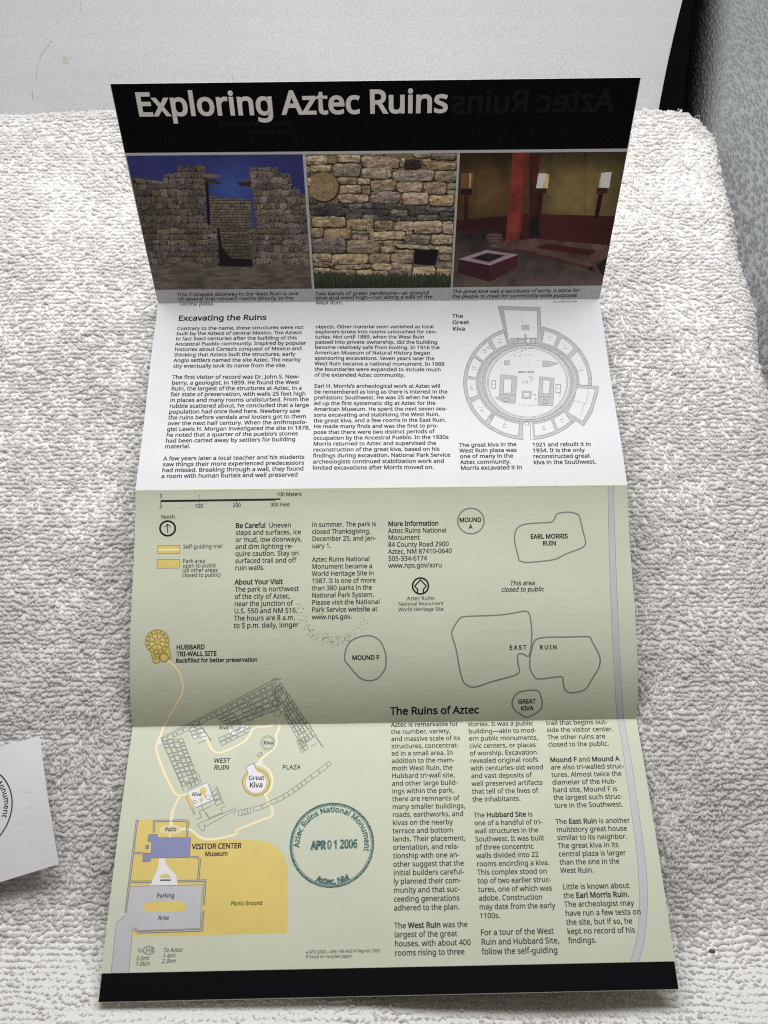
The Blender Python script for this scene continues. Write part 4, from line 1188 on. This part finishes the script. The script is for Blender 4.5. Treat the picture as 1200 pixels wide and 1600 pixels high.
# loop shapes
lib = bpy.data.collections.new('terry_loop_shapes')
for vnum in range(18):
    r = np.random.default_rng(100 + vnum)
    hw = r.uniform(.55, .95); hh = r.uniform(1.75, 2.35); ns, nr = 13, 7
    rad = r.uniform(.44, .55)
    t = np.linspace(0, 1, ns)
    th = np.pi * (1.18 * t - .09)
    cx = -hw * np.cos(th) * (1 + .25 * np.sin(th)); cz = hh * np.sin(th) ** .8 if False else hh * np.abs(np.sin(np.clip(th, 0.001, np.pi - .001))) ** .75
    cz[0] = cz[-1] = -.8
    cy = r.uniform(-.5, .5) * np.sin(th * 2) + r.uniform(-.35, .35) * np.sin(th) + r.uniform(-.3, .3) * (t - .5) * 2
    C = np.stack([cx, cy, cz], -1)
    T = np.gradient(C, axis=0); T /= np.linalg.norm(T, axis=1, keepdims=True)
    ref = np.array([0, 1.0, 0]); Nn = np.cross(T, ref); Nn /= np.linalg.norm(Nn, axis=1, keepdims=True); Bn = np.cross(T, Nn)
    V_ = []; tw = r.uniform(1.6, 2.6) * (1 if vnum % 2 else -1); ph = r.uniform(0, 6)
    for i in range(ns):
        for j in range(nr):
            an = 2 * np.pi * j / nr
            rr_ = rad * (1 + .20 * math.cos(2 * (an - tw * np.pi * t[i] * 1.4 + ph))) * (1 + .06 * r.normal())
            V_.append(C[i] + rr_ * (math.cos(an) * Nn[i] + math.sin(an) * Bn[i]))
    Fq = [(i * nr + j, i * nr + (j + 1) % nr, (i + 1) * nr + (j + 1) % nr, (i + 1) * nr + j) for i in range(ns - 1) for j in range(nr)]
    me = bpy.data.meshes.new('terry_loop'); me.from_pydata((np.array(V_) / 1000).tolist(), [], Fq)
    me.polygons.foreach_set('use_smooth', [True] * len(me.polygons)); me.materials.append(M_yarn); me.update()
    lo = bpy.data.objects.new('terry_loop', me); lib.objects.link(lo)

# loop roots: rows of loops, leaning in slowly turning directions
ROW, PIT = 2.0, 1.36
rows = np.arange(B0, B1, ROW); cols = np.arange(A0, A1, PIT)
ga, gb = np.meshgrid(cols, rows)
ga = ga + (np.arange(len(rows)) % 2)[:, None] * PIT * .5
jx = rng.normal(0, .20, ga.shape); jy = rng.normal(0, .15, ga.shape)
flow = fbm(ga / 38 + 50, gb / 38 + 50, 15, 3) - .5
calm = 1 - .65 * smooth01((-60 - ga) / 60) * smooth01((gb - 40) / 80)
gb2 = gb + calm * jy + calm * 1.0 * (fbm(ga / 14 + 7, gb / 9 + 7, 25, 2) - .5) * 2
ga2 = ga + jx + .8 * (fbm(ga / 9 + 3, gb / 12 + 3, 27, 2) - .5) * 2
ga2, gb2, flow = ga2.ravel(), gb2.ravel(), flow.ravel()
_p = towel_pt(ga2, gb2)
keep = ~((np.abs(_p[:, 0]) < 101) & (np.minimum(np.abs(_p[:, 1] - 236), np.abs(_p[:, 1] - 39)) < 15))
ga2, gb2, flow = ga2[keep], gb2[keep], flow[keep]
N_, U_ = towel_nrm(ga2, gb2)
PT = towel_pt(ga2, gb2)
# nothing grows where the sheet's middle hides it
n_ = len(PT)
far = smooth01((PT[:, 1] - 60) / 120)
leftside = smooth01((0 - PT[:, 0]) / 60)
amp = 2.6 * (1 - far * leftside) + 1.0 * far * leftside
az = flow * amp * 2.0 + rng.normal(0, .17, n_) + np.where(rng.random(n_) < .5, 0, math.pi) * 0
side = fbm(ga2 / 26 + 11, gb2 / 20 + 9, 35, 2) - .5
tilt = R(42) + R(8) * rng.normal(0, 1, n_) + R(24) * side
tilt = np.where(rng.random(n_) < .06, -tilt * .5, tilt)
tilt = tilt + R(22) * (fbm(ga2 / 20 + 71, gb2 / 15 + 73, 85, 2) - .5)
roll_ = rng.normal(0, .16, n_) + 1.0 * (fbm(ga2 / 18 + 31, gb2 / 18 + 33, 45, 2) - .5)
Vv = np.cross(N_, U_)
Bm = np.stack([U_, Vv, N_], -1)            # columns
def rotm(axis, ang):
    c, s = np.cos(ang), np.sin(ang); o, z = np.ones_like(c), np.zeros_like(c)
    if axis == 'x': m = [[o, z, z], [z, c, -s], [z, s, c]]
    elif axis == 'y': m = [[c, z, s], [z, o, z], [-s, z, c]]
    else: m = [[c, -s, z], [s, c, z], [z, z, o]]
    return np.moveaxis(np.array(m), -1, 0)
Mx = Bm @ rotm('z', az) @ rotm('x', tilt) @ rotm('y', roll_)
sy = np.clip(Mx[:, 2, 0], -1, 1)
ex = np.arctan2(Mx[:, 2, 1], Mx[:, 2, 2]); ey = -np.arcsin(sy); ez = np.arctan2(Mx[:, 1, 0], Mx[:, 0, 0])
me = bpy.data.meshes.new('towel_loops')
me.from_pydata((PT / 1000).tolist(), [], [])
at = me.attributes.new('loop_rotation', 'FLOAT_VECTOR', 'POINT'); at.data.foreach_set('vector', np.stack([ex, ey, ez], -1).astype(np.float32).ravel())
patch = .86 + .34 * fbm(ga2 / 16 + 61, gb2 / 16 + 63, 75, 3)
nearend = smooth01((-PT[:, 1] - 42) / 14)
sc_ = .90 * (rng.uniform(.82, 1.18, n_) * patch * (1 - .25 * nearend))[:, None] * np.stack([np.ones(n_), np.ones(n_), rng.uniform(.8, 1.2, n_)], -1)
at = me.attributes.new('loop_scale', 'FLOAT_VECTOR', 'POINT'); at.data.foreach_set('vector', sc_.astype(np.float32).ravel())
at = me.attributes.new('loop_kind', 'INT', 'POINT'); at.data.foreach_set('value', rng.integers(0, 18, n_).astype(np.int32))
me.materials.append(M_yarn)
loops = bpy.data.objects.new('loop_pile', me); COL.objects.link(loops); loops.parent = towel
loops['kind'] = 'stuff'
ng = bpy.data.node_groups.new('loop_pile', 'GeometryNodeTree')
ng.interface.new_socket('Geometry', in_out='INPUT', socket_type='NodeSocketGeometry')
ng.interface.new_socket('Geometry', in_out='OUTPUT', socket_type='NodeSocketGeometry')
N = ng.nodes; Lk = ng.links
gi = N.new('NodeGroupInput'); go = N.new('NodeGroupOutput')
iop = N.new('GeometryNodeInstanceOnPoints'); ci = N.new('GeometryNodeCollectionInfo')
ci.inputs['Collection'].default_value = lib
ci.inputs['Separate Children'].default_value = True; ci.inputs['Reset Children'].default_value = True
def named(n, t):
    x = N.new('GeometryNodeInputNamedAttribute'); x.data_type = t; x.inputs['Name'].default_value = n; return x
nr_ = named('loop_rotation', 'FLOAT_VECTOR'); nsx = named('loop_scale', 'FLOAT_VECTOR'); nk = named('loop_kind', 'INT')
e2r = N.new('FunctionNodeEulerToRotation')
m2p = N.new('GeometryNodeMeshToPoints')
Lk.new(gi.outputs[0], m2p.inputs['Mesh']); Lk.new(m2p.outputs['Points'], iop.inputs['Points'])
Lk.new(ci.outputs[0], iop.inputs['Instance'])
iop.inputs['Pick Instance'].default_value = True
Lk.new(nk.outputs['Attribute'], iop.inputs['Instance Index'])
Lk.new(nr_.outputs['Attribute'], e2r.inputs[0]); Lk.new(e2r.outputs[0], iop.inputs['Rotation'])
Lk.new(nsx.outputs['Attribute'], iop.inputs['Scale'])
Lk.new(iop.outputs['Instances'], go.inputs[0])
md = loops.modifiers.new('loop_pile', 'NODES'); md.node_group = ng
print('loops', n_)

# stray fibres standing out of the pile
Vs, Fs = [], []; rf = np.random.default_rng(77)
for i in range(520):
    if i < 500: a_, b__ = rf.uniform(A0 + 10, XR + 8), rf.uniform(-90, YF + 3)
    else: a_, b__ = XR - 8 + rf.normal(0, 3), YF - 14 + rf.normal(0, 5)
    q = towel_pt(np.array([a_]), np.array([b__]))[0]; nn_ = towel_nrm(np.array([a_]), np.array([b__]))[0][0]
    if abs(q[0]) < 112 and -62 < q[1] < 255: continue
    t_ = rf.normal(0, 1, 3); t_ /= np.linalg.norm(t_); ln = rf.uniform(3, 8); crv = rf.normal(0, 1, 3) * .5
    pts = np.array([q + nn_ * (2.2 + (1.6 * math.sin(u * 3.1))) + (t_ - nn_ * t_.dot(nn_)) * ln * (u - .5) + crv * ln * (u - .5) ** 2 for u in np.linspace(0, 1, 7)])
    d = np.gradient(pts, axis=0); d /= np.linalg.norm(d, axis=1, keepdims=True)
    s1 = np.cross(d, nn_); s1 /= np.linalg.norm(s1, axis=1, keepdims=True); s2 = np.cross(d, s1)
    base = len(Vs)
    for k_ in range(7):
        for an in (0, 2.09, 4.19): Vs.append(pts[k_] + (.055 if i < 500 else .12) * (math.cos(an) * s1[k_] + math.sin(an) * s2[k_]))
    for k_ in range(6):
        for j_ in range(3): Fs.append((base + k_ * 3 + j_, base + k_ * 3 + (j_ + 1) % 3, base + k_ * 3 + 3 + (j_ + 1) % 3, base + k_ * 3 + 3 + j_))
mesh_obj('stray_fibre', Vs, Fs, M_yarn, towel, smooth=True)['kind'] = 'stuff'

# ------------------------------------------------------------------ white board leaning behind
M_board = mat('white_backing_board', (0.73, 0.74, 0.75), .5, .2, noise=(9, .05, (.70, .71, .72)), bump=(14, .0006))
def board_pt(x, s, off=0.0):               # s: mm up the board from its foot
    bend = R(57) + s * .0011
    Y = 352 + s * math.cos(bend); Zb = -30 + s * math.sin(bend)
    return np.array([x, Y + off * math.sin(bend), Zb - off * math.cos(bend)])
bs = np.linspace(0, 200, 21); bx = np.linspace(-360, 1, 25)
Vb, Fb = [], []
def bright(s): return 144.5 + .0005 * s * s - .02 * s
for off in (0, 2.4):
    for s in bs:
        for x in bx:
            xx = x + bright(s) if x > -50 else x + bright(s)
            Vb.append(board_pt(xx, s, off))
nx, ny = len(bx), len(bs); NN = nx * ny
for j in range(ny - 1):
    for i in range(nx - 1):
        a_ = j * nx + i
        Fb += [(a_, a_ + 1, a_ + nx + 1, a_ + nx), (a_ + NN, a_ + nx + NN, a_ + nx + 1 + NN, a_ + 1 + NN)]
for j in range(ny - 1):
    a_ = j * nx; Fb.append((a_, a_ + nx, a_ + nx + NN, a_ + NN)); a_ = j * nx + nx - 1; Fb.append((a_, a_ + NN, a_ + nx + NN, a_ + nx))
for i in range(nx - 1):
    a_ = i; Fb.append((a_, a_ + NN, a_ + 1 + NN, a_ + 1)); a_ = (ny - 1) * nx + i; Fb.append((a_, a_ + 1, a_ + 1 + NN, a_ + NN))
board = mesh_obj('backing_board', Vb, Fb, M_board, None)
tag(board, 'plain white board leaning back behind the towel', 'board')
# hairline scratches and a stain on it
def board_at(px, py):
    best = None
    for s in np.linspace(0, 190, 400):
        q = board_pt(0, s, -.08)
        y = to_px(q)[1]
        if best is None or abs(y - py) < best[0]: best = (abs(y - py), s)
    q = board_pt(0, best[1], -.08)
    z = q[1] * f_h[2] + (q[2] - CAM_H) * f_u[2]
    q[0] = (px - 600) / FPX * z
    return q
def hair(pts, w, m, name):
    P = catmull(pts, False, 4)
    Q = np.array([board_at(*x) for x in P])
    d = np.gradient(Q, axis=0); d /= np.linalg.norm(d, axis=1, keepdims=True)
    nrm = np.array([0, -math.sin(R(60)), math.cos(R(60))]); sd = np.cross(d, nrm)
    n = len(Q); V_ = np.concatenate([Q + sd * w, Q - sd * w, Q + nrm * w])
    Fh = []
    for i in range(n - 1): Fh += [(i, i + 1, 2 * n + i + 1, 2 * n + i), (n + i, 2 * n + i, 2 * n + i + 1, n + i + 1), (i, n + i, n + i + 1, i + 1)]
    return mesh_obj(name, V_, Fh, m, board)
M_hair = mat('dark_hairline', (.36, .36, .36), .6, .3); M_hl = mat('pale_hairline', (.53, .53, .54), .6, .3)
hair([(56, 124), (58, 105), (66, 83), (81, 64)], .09, M_hl, 'scratch')
hair([(50, 141), (51, 150), (52.5, 157)], .11, M_hair, 'scratch')
hair([(871, 119), (876, 108), (884, 96)], .07, M_hl, 'scratch')
hair([(362, 116), (365, 124), (368, 127)], .08, M_hl, 'scratch')
hair([(124, 22), (126, 10), (126, 2)], .06, M_hl, 'scratch')
sc0 = np.array([board_at(102 + 4.4 * math.cos(t) * (1 + .15 * math.sin(3 * t)), 94 + 6 * math.sin(t)) for t in np.linspace(0, 6.28, 18, endpoint=False)])
mesh_obj('stain', sc0, [tuple(range(18))], mat('yellow_stain', (.66, .63, .50), .45, .4), board)

# ------------------------------------------------------------------ pebbled grey surface to the right, black surface behind
M_blk = mat('black_underside', (0.002, 0.002, 0.0025), .8, .02)
M_peb = bpy.data.materials.new('pebbled_grey_vinyl'); M_peb.use_nodes = True
nt = M_peb.node_tree; b = nt.nodes['Principled BSDF']
b.inputs['Base Color'].default_value = (.17, .18, .183, 1); b.inputs['Roughness'].default_value = .42
b.inputs['Specular IOR Level'].default_value = .45
tc = nt.nodes.new('ShaderNodeTexCoord'); mp = nt.nodes.new('ShaderNodeMapping'); mp.inputs['Scale'].default_value = (1, .55, 1)
nz = nt.nodes.new('ShaderNodeTexNoise'); nz.inputs['Scale'].default_value = 260; nz.inputs['Detail'].default_value = 1
mx = nt.nodes.new('ShaderNodeMix'); mx.data_type = 'VECTOR'; mx.inputs['Factor'].default_value = .0008
vo = nt.nodes.new('ShaderNodeTexVoronoi'); vo.inputs['Scale'].default_value = 640; vo.feature = 'F1'; vo.inputs['Randomness'].default_value = .95
vr = nt.nodes.new('ShaderNodeMapRange'); vr.interpolation_type = 'SMOOTHSTEP'; vr.inputs['From Min'].default_value = .0; vr.inputs['From Max'].default_value = .72
bp = nt.nodes.new('ShaderNodeBump'); bp.invert = True; bp.inputs['Distance'].default_value = .0009; bp.inputs['Strength'].default_value = .9
Ln = nt.links.new
Ln(tc.outputs['Object'], mp.inputs['Vector']); Ln(mp.outputs[0], mx.inputs[4]); Ln(nz.outputs['Color'], mx.inputs[5]); Ln(mp.outputs[0], nz.inputs['Vector'])
Ln(mx.outputs[1], vo.inputs['Vector']); Ln(vo.outputs['Distance'], vr.inputs[0]); Ln(vr.outputs[0], bp.inputs['Height']); Ln(bp.outputs['Normal'], b.inputs['Normal'])
ge = nt.nodes.new('ShaderNodeSeparateXYZ'); Ln(tc.outputs['Object'], ge.inputs[0])
def mth(op, a, b_):
    m_ = nt.nodes.new('ShaderNodeMath'); m_.operation = op
    for i_, v_ in enumerate((a, b_)):
        if isinstance(v_, (int, float)): m_.inputs[i_].default_value = v_
        else: Ln(v_, m_.inputs[i_])
    return m_.outputs[0]
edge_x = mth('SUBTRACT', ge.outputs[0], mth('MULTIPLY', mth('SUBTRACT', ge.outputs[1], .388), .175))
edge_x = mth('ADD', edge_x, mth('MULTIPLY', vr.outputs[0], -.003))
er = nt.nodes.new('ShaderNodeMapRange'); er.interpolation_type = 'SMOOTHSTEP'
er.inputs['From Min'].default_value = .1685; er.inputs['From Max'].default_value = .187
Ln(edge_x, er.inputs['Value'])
ec = nt.nodes.new('ShaderNodeMix'); ec.data_type = 'RGBA'  # dark reflection along the left rim, painted into the vinyl's base colour
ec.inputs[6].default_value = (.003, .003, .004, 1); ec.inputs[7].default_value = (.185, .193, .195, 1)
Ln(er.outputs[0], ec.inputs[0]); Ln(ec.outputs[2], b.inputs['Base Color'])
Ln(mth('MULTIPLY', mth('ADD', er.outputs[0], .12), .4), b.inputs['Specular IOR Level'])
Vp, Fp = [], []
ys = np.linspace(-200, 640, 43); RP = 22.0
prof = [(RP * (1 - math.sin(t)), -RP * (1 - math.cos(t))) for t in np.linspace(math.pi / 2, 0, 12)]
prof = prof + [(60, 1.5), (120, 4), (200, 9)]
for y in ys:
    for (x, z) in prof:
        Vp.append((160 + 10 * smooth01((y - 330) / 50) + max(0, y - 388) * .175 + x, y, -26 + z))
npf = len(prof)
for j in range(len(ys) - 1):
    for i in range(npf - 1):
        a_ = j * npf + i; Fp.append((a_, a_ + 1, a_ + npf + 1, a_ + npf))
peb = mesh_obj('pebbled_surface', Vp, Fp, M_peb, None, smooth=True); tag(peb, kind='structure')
vb = [(-420, -220, -49), (162, -220, -49), (172, 388, -49), (226, 700, -49), (-420, 700, -49)]
blk = mesh_obj('black_surface', vb, [(0, 1, 2, 3, 4)], M_blk, None); tag(blk, kind='structure')

# ------------------------------------------------------------------ stamped paper card at the left
ZC = 5.0
TRc, BRc = on_level(62, 1150, ZC), on_level(92, 1350, ZC + 3)
TLc = on_level(0, 1166.5, ZC - 1); BLc = on_level(0, 1378.5, ZC + 1.5)
ex_ = (TLc - TRc); ex_ /= np.linalg.norm(ex_); ex2 = (BLc - BRc); ex2 /= np.linalg.norm(ex2)
TLc = TRc + ex_ * 82; BLc = BRc + ex2 * 88
TLc[2] = 2.0; BLc[2] = 3.0
def card_pt(a_, b_, lift=0.0):             # a from the right edge leftwards 0..1, b from top 0..1
    q = (TRc * (1 - a_) + TLc * a_) * (1 - b_) + (BRc * (1 - a_) + BLc * a_) * b_
    return q + np.array([0, 0, 1.2 * math.sin(math.pi * b_) * (1 - a_) + lift])
n = 12
Vc = [card_pt(i / n, j / n) for j in range(n + 1) for i in range(n + 1)] + [card_pt(i / n, j / n, -.22) for j in range(n + 1) for i in range(n + 1)]
Wc = n + 1; NN = Wc * Wc; Fc = []
for j in range(n):
    for i in range(n):
        a_ = j * Wc + i; Fc += [(a_, a_ + 1, a_ + Wc + 1, a_ + Wc), (a_ + NN, a_ + Wc + NN, a_ + Wc + 1 + NN, a_ + 1 + NN)]
for i in range(n):
    for a_, c_2 in ((i, i + 1), (n * Wc + i, n * Wc + i + 1), (i * Wc, (i + 1) * Wc), (i * Wc + n, (i + 1) * Wc + n)):
        Fc.append((a_, c_2, c_2 + NN, a_ + NN))
card = mesh_obj('paper_card', Vc, Fc, mat('card_white_paper', (.72, .71, .72), .6, .4, noise=(50, .03), bump=(40, .0004)), None)
tag(card, 'small white paper card with a round dark stamp, lying left of the brochure', 'card')
# its stamp
cen = on_level(-42, 1262.8, ZC + 1.2); rad = np.linalg.norm(on_level(21, 1262.8, ZC + 1.2) - cen)
Lr = np.linalg.norm(TLc - TRc); Lh = np.linalg.norm(BRc - TRc)
def card_fn(q, layer):
    """q: world mm offset plane (x, -y) -> point on the card"""
    out = []
    A_ = np.array([TLc[:2] - TRc[:2], BRc[:2] - TRc[:2]]).T
    for x, y in q:
        w_ = np.linalg.solve(A_, np.array([x, -y]) - TRc[:2])
        out.append(card_pt(w_[0], w_[1], .05 * layer))
    return np.array(out)
cs = Acc()
cm = (cen[0], -cen[1])
ts = np.linspace(0, 2 * math.pi, 80)
for w_, rr0 in ((.26, rad), ):
    Q = np.array([(cm[0] + (rr0 + s) * math.cos(t), cm[1] + (rr0 + s) * math.sin(t)) for s in (-w_, w_) for t in ts])
    cs.add(card_fn(Q, 1), [(i, i + 1, 80 + i + 1, 80 + i) for i in range(79)])
arc_text(cs, 0, cm, rad - 3.2, 'Aztec Ruins National Monument', 84, 3.6, fn=lambda q, l_: card_fn(q, 1), bold=.018)
o = cs.build('card_stamp', M_stamp_k, card)
gs_ = Acc(); r9 = np.random.default_rng(9)
for (px0, py0, n9, w9) in ((36, 1236, 7, 20), (40, 1262, 5, 14), (30, 1285, 4, 12)):
    for i in range(n9):
        c0 = on_level(px0 + w9 * i / n9, py0 + r9.uniform(-2, 2), ZC)
        s_ = r9.uniform(.4, .9); an = np.sort(r9.uniform(0, 6.28, 6))
        gs_.add(card_fn(np.stack([c0[0] + s_ * np.cos(an), -c0[1] + s_ * .7 * np.sin(an)], -1), .6), [tuple(range(6))])
gs_.build('show_through', mat('card_ghost', (.655, .655, .665), .6, .4), card)

# ------------------------------------------------------------------ crumbs on the towel
M_crumb = mat('brown_crumb', (.13, .095, .06), .8, .3, noise=(900, .4))
def crumb(px, py, size, label, Zc):
    c0 = on_level(px, py, Zc)
    bm = bmesh.new(); bmesh.ops.create_icosphere(bm, subdivisions=2, radius=1)
    r = np.random.default_rng(int(px))
    for v in bm.verts: v.co = Vector((v.co.x * size * 1.35, v.co.y * size * .9, v.co.z * size * .7)) * (1 + .22 * r.normal())
    me = bpy.data.meshes.new('crumb'); 
    for v in bm.verts: v.co /= 1000
    bm.to_mesh(me); bm.free(); me.materials.append(M_crumb)
    o = bpy.data.objects.new('crumb', me); COL.objects.link(o); o.location = (c0 / 1000).tolist()
    tag(o, label, 'crumb', 'specks on the towel')
crumb(1112.5, 1486.5, .8, 'brown crumb on the towel beside the brochure foot, lower right', 14.0)
crumb(27, 553, .38, 'tiny dark speck on the towel left of the white text panel', .6)
crumb(22, 1115, .38, 'tiny dark speck on the towel above the stamped card', .6)
crumb(991, 451, .33, 'tiny dark speck on the towel right of the photograph of the red chamber', .6)
